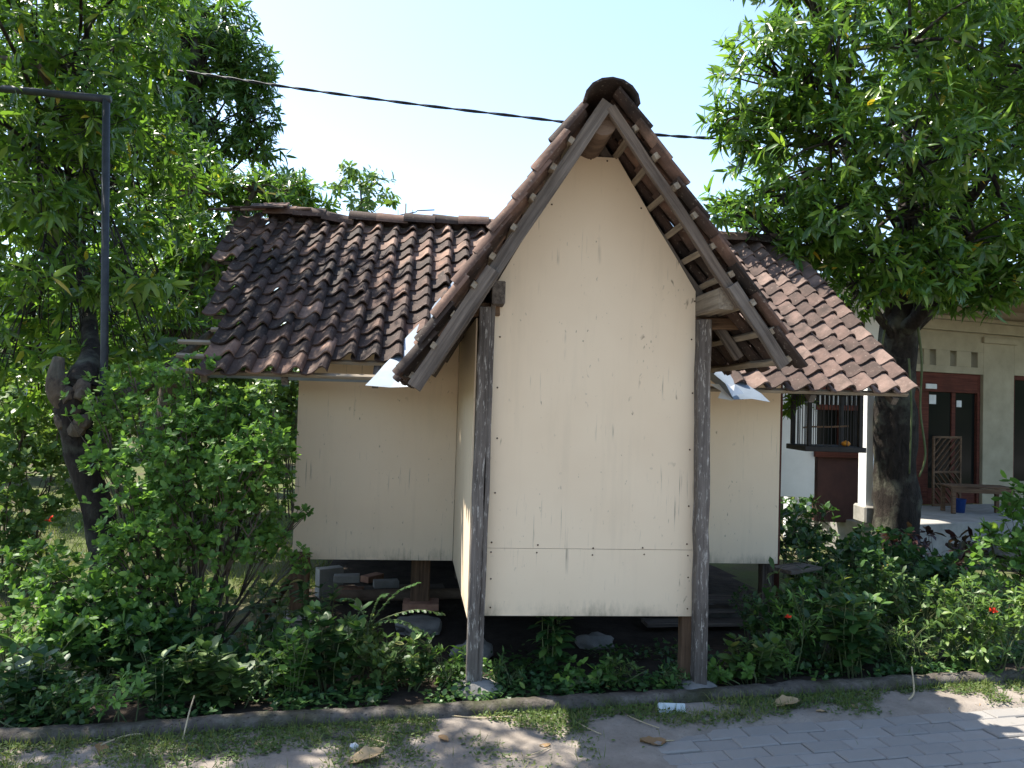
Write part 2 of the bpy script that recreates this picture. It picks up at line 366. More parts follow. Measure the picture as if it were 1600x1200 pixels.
def foliage(root, kind, mat, Bp, D, Nn, L, nobj=0, name='foliage', cell=18, wid=None):
    """leaves: the ones that show largest become objects of their own, the rest one mesh"""
    n = len(Bp); pick = np.zeros(n, bool)
    if nobj:
        x, y, d = project(Bp + D * np.asarray(L)[:, None] * .5)
        vis = np.where((x > 0) & (x < 1600) & (y > 0) & (y < 1200) & (d > .5))[0]
        vis = vis[np.argsort(d[vis])]; seen = set(); ch = []
        for k in vis:
            c = (int(x[k] // cell), int(y[k] // cell))
            if c in seen: continue
            seen.add(c); ch.append(k)
        sizes = np.asarray(L)[ch] / d[ch]
        ch = [ch[i] for i in np.argsort(-sizes)[:nobj]]; pick[ch] = True
        for k in ch: leaf_object(kind, mat, Bp[k], D[k], Nn[k], float(L[k]), root, 1.0 if wid is None else float(wid[k]))
    r = ~pick; loc = W[root].translation
    if r.any():
        me = leaf_mesh(name, kind, Bp[r], D[r], Nn[r], np.asarray(L)[r], loc, None if wid is None else wid[r])
        o = mobj(name, me, mat, Matrix.Translation(loc), root); o['kind'] = 'stuff'; return o
def unit(n):
    v = nr.normal(size=(n, 3)); return v / np.linalg.norm(v, axis=1, keepdims=True)
def whorls(C, Ax, per, L, spread=(.6, 1.25), droop=.35):
    """per leaves round every twig tip C with axis Ax"""
    n = len(C); Ax = Ax / np.linalg.norm(Ax, axis=1, keepdims=True)
    t = np.cross(Ax, unit(n)); t /= np.linalg.norm(t, axis=1, keepdims=True); s = np.cross(Ax, t)
    Bs, Ds, Ns, Ls = [], [], [], []
    for k in range(per):
        a = 2 * np.pi * (k / per) + nr.random(n) * .9; th = spread[0] + nr.random(n) * (spread[1] - spread[0])
        d = Ax * np.cos(th)[:, None] + (t * np.cos(a)[:, None] + s * np.sin(a)[:, None]) * np.sin(th)[:, None]
        d[:, 2] -= droop * (0.5 + nr.random(n)); d /= np.linalg.norm(d, axis=1, keepdims=True)
        nn = Ax + .35 * nr.normal(size=(n, 3)); nn[:, 2] += .5
        ll = L * (.45 + .75 * nr.random(n))
        Bs.append(C - Ax * (nr.random(n) * L * .5)[:, None]); Ds.append(d); Ns.append(nn); Ls.append(ll)
    return np.concatenate(Bs), np.concatenate(Ds), np.concatenate(Ns), np.concatenate(Ls)

def make_tree(name, label, base, trunk, clumps, mat, bark, leafL=.17, per=8, dens=26, kind='lance', nobj=0, droop=.35, group=None, limbs=1.0, jfrom=.5):
    """trunk: list of (point, radius); clumps: (centre, (rx, ry, rz)) in metres"""
    root = empty(name, base, label, 'tree', group)
    tp = [p for p, r in trunk]; tr = [r for p, r in trunk]
    tubes('trunk', [(tp, tr)], bark, root, base, 14, .22, 5)
    Cs, As, br = [], [], []
    top = Vector(tp[-1])
    for ci, (c, rad) in enumerate(clumps):
        c = Vector(c); rad = np.array(rad); area = 4 * np.pi * (rad.prod() ** (2 / 3)); n = int(max(12, dens * area))
        d = unit(n); rr = (.42 + .58 * nr.random(n) ** .6)
        # uneven outline: sub-lobes and gaps
        lob = np.array([1 + .28 * noise.noise(Vector(q * 2.2) + Vector((ci * 3.1, 0, 0))) + .16 * noise.noise(Vector(q * 5) + Vector((0, ci, 2))) for q in d])
        p = np.array(c) + d * rad * (rr * lob)[:, None]
        gap = np.array([noise.noise(Vector(q * 1.9) + Vector((7.7, 0, ci))) for q in p]); keep = gap > -.16
        p, d = p[keep], d[keep]
        ax = d.copy(); ax[:, 2] += .35; ax += .35 * nr.normal(size=ax.shape)
        Cs.append(p); As.append(ax)
        if limbs:
            j = Vector(tp[rng.randrange(min(len(tp) - 1, max(1, int(len(tp) * jfrom))), len(tp))])
            r0 = (.02 + .045 * min(1.2, float(rad.max()))) * limbs; mid = j.lerp(c, .5) + Vector((rng.gauss(0, .12), rng.gauss(0, .12), rng.uniform(0, .25)))
            br.append(([j, mid, c], [r0, r0 * .7, r0 * .4]))
            for q in range(min(14, len(p))):
                e = Vector(p[rng.randrange(len(p))]); s = mid.lerp(c, rng.uniform(.3, 1))
                br.append(([s, s.lerp(e, .5) + Vector((0, 0, rng.uniform(-.03, .1))), e], [r0 * .38, r0 * .22, .004]))
    if br: tubes('branches', br, bark, root, base, 5, 0, 3)['kind'] = 'stuff'
    Bp, D, Nn, L = whorls(np.concatenate(Cs), np.concatenate(As), per, leafL, droop=droop)
    foliage(root, kind, mat, Bp, D, Nn, L, nobj, 'crown', 22)
    return root
def pc(px, py, d, r, ry=None, rd=None):       # a clump from a pixel, its distance and its size in pixels
    s = d / F; return (P(px, py, d), (r * s, (rd or r) * s, (ry or r) * s))

# ------------------------------------------------------------------ ground, road, kerb
def ground():
    xs = sorted(set([-400, -150, -60, -30, -18, -12, -9] + list(np.round(np.arange(-7, -2.2, .2), 3)) + list(np.round(np.arange(-2.2, 4.2, .08), 3)) + list(np.round(np.arange(4.2, 8.01, .2), 3)) + [10, 14, 20, 32, 60, 150, 400]))
    ts = sorted(set([-400, -100, -40, -15, -6] + list(np.round(np.arange(-3.2, -1.5, .4), 3)) + list(np.round(np.arange(-1.5, 0.021, .05), 3)) + list(np.round(np.arange(.2, 9, .25), 3)) + [10, 12, 15, 20, 30, 50, 90, 180, 400]))
    vs = []; fs = []
    for t in ts:
        for x in xs:
            p = KO + KT * x + KN * t; h = H(p.x, p.y) if abs(x) < 20 and abs(t) < 20 else (-.17 if t > 0 else -.05); vs.append((p.x, p.y, h))
    n = len(xs)
    for j in range(len(ts) - 1):
        for i in range(n - 1): fs.append((j*n+i, j*n+i+1, (j+1)*n+i+1, (j+1)*n+i))
    me = pymesh('ground', vs, fs, smooth=True); me.materials.append(M_GROUND); me.materials.append(M_VERGE); me.materials.append(mat_plain('bare_soil_shade_dark', (.022, .017, .013), (.055, .043, .033), 5, .95, .7, 0, .1, .02))
    for j in range(len(ts) - 1):
        if ts[j] < 0:
            for i in range(n - 1): me.polygons[j*(n-1)+i].material_index = 1
    for pl in me.polygons:                                   # bare earth under the barn, darkened for the shade there, and the dug bed behind the kerb
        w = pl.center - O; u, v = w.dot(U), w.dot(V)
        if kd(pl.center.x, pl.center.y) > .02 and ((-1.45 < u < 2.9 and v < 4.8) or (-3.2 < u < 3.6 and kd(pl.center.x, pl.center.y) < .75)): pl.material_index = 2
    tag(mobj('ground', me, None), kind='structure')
ground()
def mat_road():
    n = N('road_paving'); mp = n.n('ShaderNodeMapping'); n.l(n.tc.outputs['Object'], mp.inputs[0])
    b = n.n('ShaderNodeTexBrick'); n.l(mp.outputs[0], b.inputs[0]); b.inputs['Scale'].default_value = 1.0; b.inputs['Brick Width'].default_value = .212; b.inputs['Row Height'].default_value = .107
    b.inputs['Mortar Size'].default_value = .006; b.inputs['Color1'].default_value = (.22, .21, .195, 1); b.inputs['Color2'].default_value = (.27, .255, .235, 1); b.inputs['Mortar'].default_value = (.15, .128, .105, 1)
    n.bump(b.outputs['Fac'], -.4, .01); return n.fin(b.outputs['Color'], .9, spec=.2)
ROAD_T = -.36                                   # near edge of the paving, metres in front of the kerb line
rd_fr = frame(KO + KN * ROAD_T + Zv * -.018, KT, KN)
road = mobj('road', pymesh('road', [(-60, -4.2, 0), (60, -4.2, 0), (60, 0, 0), (-60, 0, 0)], [(0, 1, 2, 3)]), mat_road(), rd_fr)
road['kind'] = 'structure'
M_PAVER = None
def mat_paver():
    n = N('grey_paver'); co = n.pos(); c = n.ramp(n.rnd(), [(0, (.175, .168, .158)), (1, (.25, .24, .225))])
    c = n.mix(n.ramp(n.noise(co, 6, 6, .7), [(.30, .1), (.60, .85)]), c, (.215, .198, .178)); n.bump(n.noise(co, 80, 4), .5, .004)
    return n.fin(c, .9, spec=.2)
M_PAVER = mat_paver()
def pavers():
    bm = bmesh.new(); bmesh.ops.create_cube(bm, size=1); bmesh.ops.scale(bm, vec=(.206, .101, .05), verts=bm.verts)
    bmesh.ops.bevel(bm, geom=[e for e in bm.edges if all(v.co.z > 0 for v in e.verts)], offset=.006, segments=1, affect='EDGES')
    me = bpy.data.meshes.new('paver'); bm.to_mesh(me); bm.free(); me.materials.append(M_PAVER)
    k = 0
    for j in range(13):
        for i in range(-2, 18):
            x = i * .212 + (.106 if j % 2 else 0); y = -.055 - j * .107
            w = rd_fr @ Vector((x, y, 0)); px, py = pix(w)
            if py < 1080 or py > 1420 or px < 200 or px > 1900: continue
            k += 1
            if k > 290: return
            M = rd_fr @ Matrix.Translation((x + rng.gauss(0, .0012), y + rng.gauss(0, .0012), -.016 + rng.gauss(0, .0022))) @ Euler((rng.gauss(0, .006), rng.gauss(0, .006), rng.gauss(0, .006))).to_matrix().to_4x4()
            put(bpy.data.objects.new('paver', me), M, road)
pavers()
def kerb():
    vs, fs = [], []; n = 420
    for i in range(n + 1):
        x = -6 + 12.0 * i / n; p = KO + KT * x
        wob = .016 * noise.noise((x * .8, 0, 4)) + .010 * noise.noise((x * 4, 1, 0)); wob2 = wob + .010 * noise.noise((x * 11, 5, 0)); top = .045 + .012 * noise.noise((x * 1.3, 3, 0)) + .012 * noise.noise((x * 6, 9, 0)) + .006 * noise.noise((x * 17, 2, 0))
        prof = [(-.050 + wob, -.15), (-.048 + wob2, top - .022), (-.032 + wob2, top), (.028 + wob, top + .004), (.040 + wob, top - .02), (.045 + wob, -.2)]
        for t, z in prof: q = p + KN * t; vs.append((q.x, q.y, z))
    for i in range(n):
        for k in range(5): fs.append((i*6+k, (i+1)*6+k, (i+1)*6+k+1, i*6+k+1))
    tag(mobj('kerb', pymesh('kerb', vs, fs, smooth=True), M_KERBO), kind='structure')
kerb()

# ------------------------------------------------------------------ the barn
barn = empty('wooden_barn', B(.6, 1.5, -.15), 'cream panelled wooden barn on stilts with steep front gable and old tiled roof', 'barn')
def panel(name, pts, th, axis, mat=M_BOARD, parent=barn):
    """a flat sheet: polygon pts (world) pushed back by th along axis"""
    n = len(pts); ax = Vector(axis).normalized() * th; c = sum((Vector(p) for p in pts), Vector()) / n
    vs = [Vector(p) - c for p in pts] + [Vector(p) + ax - c for p in pts]
    fs = [tuple(range(n)), tuple(range(2*n-1, n-1, -1))] + [(i, i + n, (i+1) % n + n, (i+1) % n) for i in range(n)]
    me = pymesh(name, vs, fs); bm = bmesh.new(); bm.from_mesh(me); bmesh.ops.recalc_face_normals(bm, faces=bm.faces); bm.to_mesh(me); bm.free()
    return mobj(name, me, mat, Matrix.Translation(c), parent)
ZB = .397
panel('wall_panel', [B(0, 0, ZB), B(1.226, 0, ZB), B(1.226, 0, .7825), B(-.004, 0, .7812)], .008, V)
panel('wall_panel', [B(-.004, .002, .783), B(1.226, .002, .785), B(1.20, .002, 2.315), B(1.09, .002, 2.49), B(.95, .002, 2.70), B(.708, .002, 3.087), B(.474, .002, 3.085), B(.24, .002, 2.715), B(.10, .002, 2.468), B(.006, .002, 2.30)], .008, V)
panel('wall_panel', [B(-.100, -.02, ZB - .01), B(-.155, 1.5, ZB), B(-.155, 1.5, 2.1), B(-.100, -.02, 2.1)], .008, U)
panel('wall_panel', [B(1.292, -.02, ZB), B(1.292, 1.5, ZB), B(1.292, 1.5, 2.1), B(1.292, -.02, 2.1)], .008, -U)
panel('wall_panel', [B(-1.364, 1.5, ZB), B(-.158, 1.5, ZB), B(-.158, 1.5, 2.13), B(-1.364, 1.5, 2.13)], .008, V)
panel('wall_panel', [B(1.30, 1.5, ZB), B(2.45, 1.5, ZB), B(2.45, 1.5, 2.13), B(1.30, 1.5, 2.13)], .008, V)
for uu, s in ((-1.352, 1), (2.438, -1)):
    panel('wall_panel', [B(uu, 1.512, ZB), B(uu, 4.5, ZB), B(uu, 4.5, 2.1), B(uu, 3.0, 3.12), B(uu, 1.512, 2.1)], .008, U * s)
panel('wall_panel', [B(-1.352, 4.5, ZB), B(2.45, 4.5, ZB), B(2.45, 4.5, 2.1), B(-1.352, 4.5, 2.1)], .008, V)
panel('floor_deck', [B(-1.33, 1.55, ZB + .06), B(2.42, 1.55, ZB + .06), B(2.42, 4.48, ZB + .06), B(-1.33, 4.48, ZB + .06)], .03, Zv, M_WOODB)
panel('floor_deck', [B(-.08, .03, ZB + .06), B(1.27, .03, ZB + .06), B(1.27, 1.54, ZB + .06), B(-.08, 1.54, ZB + .06)], .03, Zv, M_WOODB)
nm_ = bmesh.new(); bmesh.ops.create_cone(nm_, cap_ends=True, segments=8, radius1=.0055, radius2=.004, depth=.004); nme = bpy.data.meshes.new('nail'); nm_.to_mesh(nme); nm_.free(); nme.materials.append(mat_plain('rusty_nail', (.05, .03, .02), (.10, .05, .03), 30, .8, 0))
for (u, z) in [(.03, z) for z in (.44, .6, .76, .81, 1.1, 1.4, 1.7, 2.0, 2.25)] + [(1.19, z) for z in (.43, .62, .75, .81, 1.05, 1.38, 1.7, 2.02, 2.26)] + [(u, z) for u in (.3, .62, .92) for z in (.765, .80)] + [(.55, 3.06), (.64, 3.06), (.32, 2.8), (.86, 2.8)]:
    put(bpy.data.objects.new('nail', nme), frame(B(u + rng.gauss(0, .006), -.001, z + rng.gauss(0, .008)), U, Zv), barn)
for k in range(3): beam('skirt_board', B(-1.36, 4.44, -.10 + k * .175), B(2.46, 4.44, -.10 + k * .175), .025, .165, M_WOOD, barn, Zv, 8, .003)
# posts: front pair of two timbers each (main post and narrow cover strip)
def gz(u, v): p = B(u, v, 0); return H(p.x, p.y)
beam('post', B(-.066, -.045, gz(-.06, -.04) + .02), B(-.053, -.045, 2.16), .066, .075, M_POST, barn, V, 14, .0022, 3)
beam('post', B(-.018, -.040, .05), B(-.008, -.040, 2.20), .026, .06, M_POST, barn, V, 12, .0018, 5)
beam('post', B(1.255, -.045, gz(1.25, -.04) + .02), B(1.236, -.045, 2.14), .074, .08, M_POST, barn, V, 14, .0022, 8)
beam('post', B(1.205, .055, gz(1.2, .05)), B(1.205, .055, .42), .075, .07, M_WOODB, barn, V, 5)
for (u, v, w) in ((-1.29, 1.42, .13), (-.40, 1.72, .15), (2.40, 1.60, .10), (-1.29, 4.4, .1), (.6, 4.4, .1), (2.4, 4.4, .1), (-.05, 2.9, .1), (1.25, 2.9, .1)):
    beam('stilt', B(u, v, gz(u, v) + .13), B(u, v, ZB + .06), w, w * .9, M_WOODB if w > .12 else M_WOOD, barn, V, 4, .003)
beam('post', B(2.50, 1.66, -.1), B(2.50, 1.66, 2.15), .06, .06, mat_wood('red_brown_wood', (.06, .022, .016), (.13, .05, .035)), barn, V, 5)
for uu in (-1.31, 2.40): beam('floor_beam', B(uu, 1.53, ZB + .03), B(uu, 4.48, ZB + .03), .06, .08, M_WOOD, barn)
beam('floor_beam', B(-1.3, 1.56, ZB + .035), B(2.4, 1.56, ZB + .035), .06, .06, M_WOOD, barn)
# plate beams that carry the porch roof
beam('plate_beam', B(.018, -.13, 2.235), B(.018, 1.5, 2.235), .075, .13, M_WOOD, barn, Zv, 6, .002, 21)
beam('plate_beam', B(-.30, -.03, 2.14), B(.03, .015, 2.155), .07, .075, M_WOODB, barn, Zv, 4, .002, 22)
beam('plate_beam', B(1.252, -.37, 2.225), B(1.235, 1.5, 2.225), .085, .12, M_WOODP, barn, Zv, 6, .003, 23)
beam('plate_beam', B(1.20, .02, 2.13), B(1.62, .03, 2.13), .07, .07, M_WOODB, barn, Zv, 4, .002, 24)

# ---- tiles
TW, TL, TP, TE = .205, .275, .166, .186        # width, length, column pitch, exposure
def tile_mesh(seed):
    rr = random.Random(seed); xs = [0, .025, .06, .095, .125, .15, .172, .19, .205]; zs = [.018, .003, -.004, .003, .026, .050, .058, .048, .026]
    vs = []; n = len(xs); th = .013
    warp = [rr.gauss(0, .0025) for _ in range(3)]
    for layer in (0, 1):
        for k, yy in enumerate((0, TL)):
            for x, z in zip(xs, zs):
                chip = rr.uniform(0, .006) if k == 0 else 0
                zz = z * (1 + .12 * (1 if k == 0 else -1)) + warp[0] * (x / TW) + warp[1] * k
                vs.append((x, yy + chip + (.008 * math.sin(x / TW * 3.1) if k == 0 else 0), zz - (th if layer else 0)))
    if seed % 4 == 3:                          # a chipped corner
        vs[0] = (vs[0][0] + .012, vs[0][1] + .03, vs[0][2]); vs[2*n] = (vs[2*n][0] + .012, vs[2*n][1] + .03, vs[2*n][2])
    fs = []; a = 0; b = 2 * n
    for i in range(n - 1):
        fs.append((a+i, a+i+1, a+n+i+1, a+n+i)); fs.append((b+i, b+n+i, b+n+i+1, b+i+1)); fs.append((a+i, b+i, b+i+1, a+i+1))
    fs.append((a, a+n, b+n, b)); fs.append((a+n-1, b+n-1, b+2*n-1, a+2*n-1))
    return pymesh('roof_tile', vs, fs, sharp=42)
TILES_D = [tile_mesh(i) for i in range(6)]; TILES_R = [tile_mesh(i + 10) for i in range(6)]
for m in TILES_D: m.materials.append(M_TILE_D)
for m in TILES_R: m.materials.append(M_TILE_R)
def tile_matrix(fr, x, y, jit=1.0):
    return fr @ Matrix.Translation((x + rng.gauss(0, .006) * jit, y + rng.gauss(0, .010) * jit, .032 + rng.gauss(0, .002) * jit)) @ Euler((R(-4.5) + rng.gauss(0, .014) * jit, rng.gauss(0, .022) * jit, rng.gauss(0, .026) * jit)).to_matrix().to_4x4()
def joined_tiles(name, mats, meshes, mat, parent):
    vs, fs = [], []
    for k, M in enumerate(mats):
        me = meshes[k % len(meshes)]; b = len(vs)
        vs += [M @ v.co for v in me.vertices]; fs += [tuple(b + i for i in p.vertices) for p in me.polygons]
    me = pymesh(name, vs, fs, sharp=42); o = mobj(name, me, mat, Matrix(), parent); o['kind'] = 'stuff'; return o

EV, EZ, RV, RZ = .9, 1.80, 3.0, 3.335
PIT = math.atan2(RZ - EZ, RV - EV); SL = math.hypot(RZ - EZ, RV - EV)
def zmain(v): return EZ + (v - EV) * math.tan(PIT)
def vmain(z): return EV + (z - EZ) / math.tan(PIT)
GA = (.545, 3.235); GL = (-.388, 1.727); GR = (1.521, 1.881)        # porch gable: apex, left and right rafter ends (u, z)
def ugl(z): return GA[0] - (GA[1] + .10 - z) * (GA[0] - GL[0]) / (GA[1] - GL[1])
def ugr(z): return GA[0] + (GA[1] + .10 - z) * (GR[0] - GA[0]) / (GA[1] - GR[1])
upm = (V * math.cos(PIT) + Zv * math.sin(PIT)); nm = U.cross(upm)
fr_main = frame(B(0, EV, EZ - .045), U, upm)
main_roof = beam('main_roof', B(-1.9, RV, RZ - .10), B(3.1, RV, RZ - .10), .09, .12, M_WOOD, barn)   # the ridge beam carries the roof
porch_roof = None
NROW = 14
leftT = []; rightT = []
for j in range(NROW):
    y = j * TE; v = EV + y * math.cos(PIT); z = EZ + y * math.sin(PIT)
    ul = -1.93 - .47 * j / NROW; i0 = math.ceil((ul + 1.93 - .05) / TP)
    for i in range(i0, 40):
        u = -1.93 + i * TP + .006 * math.sin(j * 1.7)
        m = .02 + .24 * max(0, 1 - j / 11.0)
        if u + TW > ugl(z + .08) - m: break
        if j == 0 and not (i <= 4 or i == 7): continue
        if j == 1 and i > 8: continue
        sag = -.02 * max(0, 1 - (u + 1.93) / .6) * max(0, 1 - j / 4)
        leftT.append((u, y - (.015 if j == 0 else 0), sag))
    for i in range(0, 40):
        u = 3.02 - i * TP
        if u < ugr(z + .08) + (.03 if j > 1 else .02): break
        rightT.append((u, y, 0))
for lst, ms in ((leftT, TILES_D), (rightT, TILES_R)):
    for (u, y, sag) in lst:
        M = tile_matrix(fr_main, u, y, .8 if u < .5 else .6); M.translation.z += sag
        put(bpy.data.objects.new('roof_tile', rng.choice(ms)), M, main_roof)
# back slope of the main roof (not seen from the front)
fr_back = frame(B(0, 2 * RV - EV, EZ - .045), -U, -V * math.cos(PIT) + Zv * math.sin(PIT))
joined_tiles('back_tiles', [tile_matrix(fr_back, -3.2 + i * TP, j * TE) for j in range(NROW) for i in range(31)], TILES_D, M_TILE_D, main_roof)
# ridge tiles of the main roof
def ridge_mesh(L, r, flat, seed):
    vs, fs = [], []; n = 8
    for k in (0, 1):
        for lay in (0, 1):
            for i in range(n + 1):
                a = math.pi * i / n; rr = r * (1.06 if k == 0 else .96) - lay * .014
                vs.append((k * L, -math.cos(a) * rr, math.sin(a) * rr * flat))
    q = n + 1
    for i in range(n):
        fs += [(i, i+1, 2*q+i+1, 2*q+i), (q+i, 3*q+i, 3*q+i+1, q+i+1), (i, q+i, q+i+1, i+1), (2*q+i, 2*q+i+1, 3*q+i+1, 3*q+i)]
    fs += [(0, 2*q, 3*q, q), (n, q+n, 3*q+n, 2*q+n)]
    me = pymesh('ridge_tile', vs, fs, sharp=45); bm = bmesh.new(); bm.from_mesh(me); bmesh.ops.recalc_face_normals(bm, faces=bm.faces); bm.to_mesh(me); bm.free(); return me
rm = ridge_mesh(.30, .13, .8, 0); rm.materials.append(M_TILE_D)
for k in range(20):
    u = -2.0 + k * .262
    M = frame(B(u, RV + rng.gauss(0, .008), RZ + .0 + rng.gauss(0, .010)), U + Zv * rng.gauss(-.03, .035) + V * rng.gauss(0, .03), V)
    put(bpy.data.objects.new('ridge_tile', rm), M, main_roof)
for k in range(7):                                        # loose flat pieces heaped on the left end of the ridge
    M = frame(B(-2.52 + k * .10 + rng.uniform(-.02, .02), RV - .10 + rng.uniform(-.05, .12), RZ + .035 + .013 * (k % 3) + .004 * k), U + Zv * rng.uniform(-.03, .12), V + U * rng.uniform(-.3, .3) + Zv * rng.uniform(.2, .5))
    box('ridge_piece', (0, -.09, 0), (rng.uniform(.2, .34), .09, .018), M_TILE_D, main_roof, M, .003)
# rafters and battens of the main roof
dn = -nm * .001
for u in (-1.90, -1.36, -.75, 1.9, 2.44, 3.08):
    v0 = EV + .02
    beam('rafter', fr_main @ Vector((u, .03, -.062)), fr_main @ Vector((u, SL, -.062)), .045, .06, M_WOOD if u > -1.8 else M_WOODP, main_roof, nm)
for j in range(NROW):
    y = .05 + j * TE; z = EZ + y * math.sin(PIT)
    for a, b in (((-2.16 + rng.uniform(-.02, .07) if j < 3 else -1.90 - .44 * j / NROW), ugl(z) - .02), (ugr(z) + .02, 3.17)):
        if b - a > .1: beam('batten', fr_main @ Vector((a, y, -.016)), fr_main @ Vector((b, y, -.016)), .032, .026, M_WOODP if j < 4 else M_WOOD, main_roof, nm, 6, .0025)
beam('eave_strip', fr_main @ Vector((-1.90, .055, -.045)), fr_main @ Vector((-.70, .055, -.045)), .02, .03, M_ZINC, main_roof, nm, 6, .001)

# ---- porch gable roof
VF = -.42
def slope(endpt, left):
    a = Vector((GA[0], GA[1])); e = Vector(endpt); d = (e - a).normalized(); L = (e - a).length
    nrm = Vector((d.y, -d.x)) if left else Vector((-d.y, d.x))
    return a, d, L, nrm
porch_ridge_z = 3.145
pr_v, pr_f = tube_geo([B(.535, -.385, porch_ridge_z), B(.538, 0, porch_ridge_z), B(.545, 1.5, porch_ridge_z), B(.55, 2.9, porch_ridge_z)], [.075, .076, .074, .07], 14)
porch_roof = mobj('porch_roof', pymesh('ridge_log', [p - B(.54, 0, 3.145) for p in pr_v], pr_f, sharp=40), M_LOG, Matrix.Translation(B(.54, 0, 3.145)), barn)
for left, end in ((True, GL), (False, GR)):
    a, d, L, nrm = slope(end, left)
    ext = .05 if left else .06
    def W3(s, off, v): q = a + d * s + nrm * off; return B(q.x, v, q.y)
    n3 = U * nrm.x + Zv * nrm.y
    # rafters
    for k, v in enumerate((VF, .03, .55, 1.05, 1.6)):
        e = (L + ext - .10 if left else 1.30) if k == 0 else min(L + ext - .12, 1.9)
        zend = (a + d * e).y
        if v > vmain(zend) : e = max(.3, (GA[1] - zmain(v)) / -d.y)
        beam('rafter', W3(.0 if left else .03, 0, v), W3(e, 0, v), .036 if k == 0 else .04, .072 if (left and k == 0) else .055, M_WOOD if k else (M_WOOD if left else M_WOODR), porch_roof, n3, 10, .002)
    if not left:                                        # a spliced lower length on the right barge rafter
        beam('rafter', W3(1.18, .006, VF - .037), W3(L + .03, .002, VF - .035), .034, .064, M_WOOD, porch_roof, n3, 5, .002)
    else:
        beam('rafter', W3(1.10, .010, VF - .038), W3(L + .06, .012, VF - .04), .03, .075, M_WOOD, porch_roof, n3, 5, .002)
    rows = int((L + ext) / TE) + 1
    far = []
    up3 = -(U * d.x + Zv * d.y)
    fr = frame(B(0, 0, 0) - B(0, 0, 0) + W3(L + ext + .02, .055, 0), -V if left else V, up3)
    for j in range(rows):
        s = L + ext + .02 - j * TE
        z = (a + d * s).y
        vend = vmain(max(z, EZ)) + .15
        # batten
        sb = s - .06
        if s < TL * .75: continue
        if sb > .02: beam('batten', W3(sb, .045, VF - .05 + rng.uniform(-.02, .03)), W3(sb, .045, vend), .034, .028, M_WOODP, porch_roof, n3, 6, .003)
        k = 0
        while True:
            v0 = -.50 + k * TP
            if v0 > vend: break
            x = -(v0 + TW) if left else v0
            M = tile_matrix(fr, x, j * TE, 1.3)
            if k < 3: put(bpy.data.objects.new('roof_tile', rng.choice(TILES_D)), M, porch_roof)
            else: far.append(M)
            k += 1
    joined_tiles('upper_tiles', far, TILES_D, M_TILE_D, porch_roof)
gm = ridge_mesh(.34, .142, .88, 1); gm.materials.append(M_TILE_D)
for k in range(12):
    v = -.53 + k * .29
    put(bpy.data.objects.new('ridge_tile', gm), frame(B(.55 + rng.gauss(0, .004), v, 3.195 + rng.gauss(0, .006)), V + Zv * -.015, -U), porch_roof)
# ---- zinc valley flashing
def flashing(name, z0, z1, uf, sgn, wl, wr, seed):
    vs, fs = [], []; n = 16
    for i in range(n + 1):
        z = z0 + (z1 - z0) * i / n; u = uf(z); v = vmain(z)
        wob = .012 * noise.noise((z * 6, seed, 0)); e = .03 * noise.noise((z * 9, seed, 3))
        c = B(u, v, z + .012 + wob)
        l = B(u + sgn * (wl + e), v - .02, z + .004 + .02 * noise.noise((z * 5, 1, seed)))
        slope_g = (GA[1] - GL[1]) / (GA[0] - GL[0]) if sgn < 0 else (GA[1] - GR[1]) / (GR[0] - GA[0])
        r = B(u - sgn * wr, v - .04, z + wr * slope_g + .01)
        m = B(u + sgn * wl * .5, v - .01, z + .012 + .018 * noise.noise((z * 8, 4, seed)))
        vs += [l, m, c, r]
    for i in range(n):
        for k in range(3): fs.append((i*4+k, (i+1)*4+k, (i+1)*4+k+1, i*4+k+1))
    return mobj(name, pymesh(name, vs, fs, smooth=True), M_ZINC, Matrix(), main_roof)
flashing('flashing', 1.70, 2.95, lambda z: ugl(z) - .01, -1, .31, .09, 2.0)
flashing('flashing', 1.68, 2.6, lambda z: ugr(z) + .01, 1, .25, .08, 5.0)
fm = pymesh('flashing', [B(*q) for q in ((1.60, .83, 1.80), (1.78, .80, 1.80), (1.86, .78, 1.72), (1.74, .75, 1.685), (1.65, .78, 1.70), (1.68, .80, 1.75))], [(0, 1, 2, 3, 4, 5)])
mobj('flashing', fm, mat_plain('pale_zinc', (.55, .56, .56), (.68, .69, .69), 4, .6, .1), Matrix(), main_roof)

# ------------------------------------------------------------------ footing stones, blocks and things under the barn
def rock(name, px, py, s, seed, label, mat=M_STONE, d=None, zoff=0, rough=.25, flat=False, cat='stone', rz=0):
    p = G(px, py) if d is None else P(px, py, d)
    o = mobj(name, rock_mesh(*s, seed, rough, 3 if max(s) > .08 else 2, flat), mat, Matrix.Translation((p.x, p.y, p.z + zoff)) @ Matrix.Rotation(rz, 4, 'Z'))
    return tag(o, label, cat)
def rock_at(name, w, s, seed, label, mat=M_STONE, rough=.25, flat=False, cat='stone', rz=0):
    return tag(mobj(name, rock_mesh(*s, seed, rough, 3, flat), mat, Matrix.Translation(w) @ Matrix.Rotation(rz, 4, 'Z')), label, cat)
rock_at('footing_stone', B(-.03, -.06, .0), (.14, .11, .055), 1.3, 'rounded grey footing stone under the left front post', rough=.2)
rock_at('footing_stone', B(1.24, -.05, -.01), (.13, .10, .05), 4.1, 'flat grey footing stone under the right front post', rough=.2)
rock_at('stone_slab', B(-.40, 1.50, -.10), (.21, .18, .085), 2.2, 'flat rough stone slab under the thick inner stilt', flat=True, rough=.55)
tag(box('footing_brick', (-.13, -.10, -.025), (.15, .10, .025), M_BRICK, None, frame(B(-.40, 1.66, .02), U, V)), 'brick laid between the thick stilt and its stone slab', 'brick')
b = empty('pier_block', B(-1.29, 1.36, -.2), 'grey concrete block pier under the left corner stilt', 'pier')
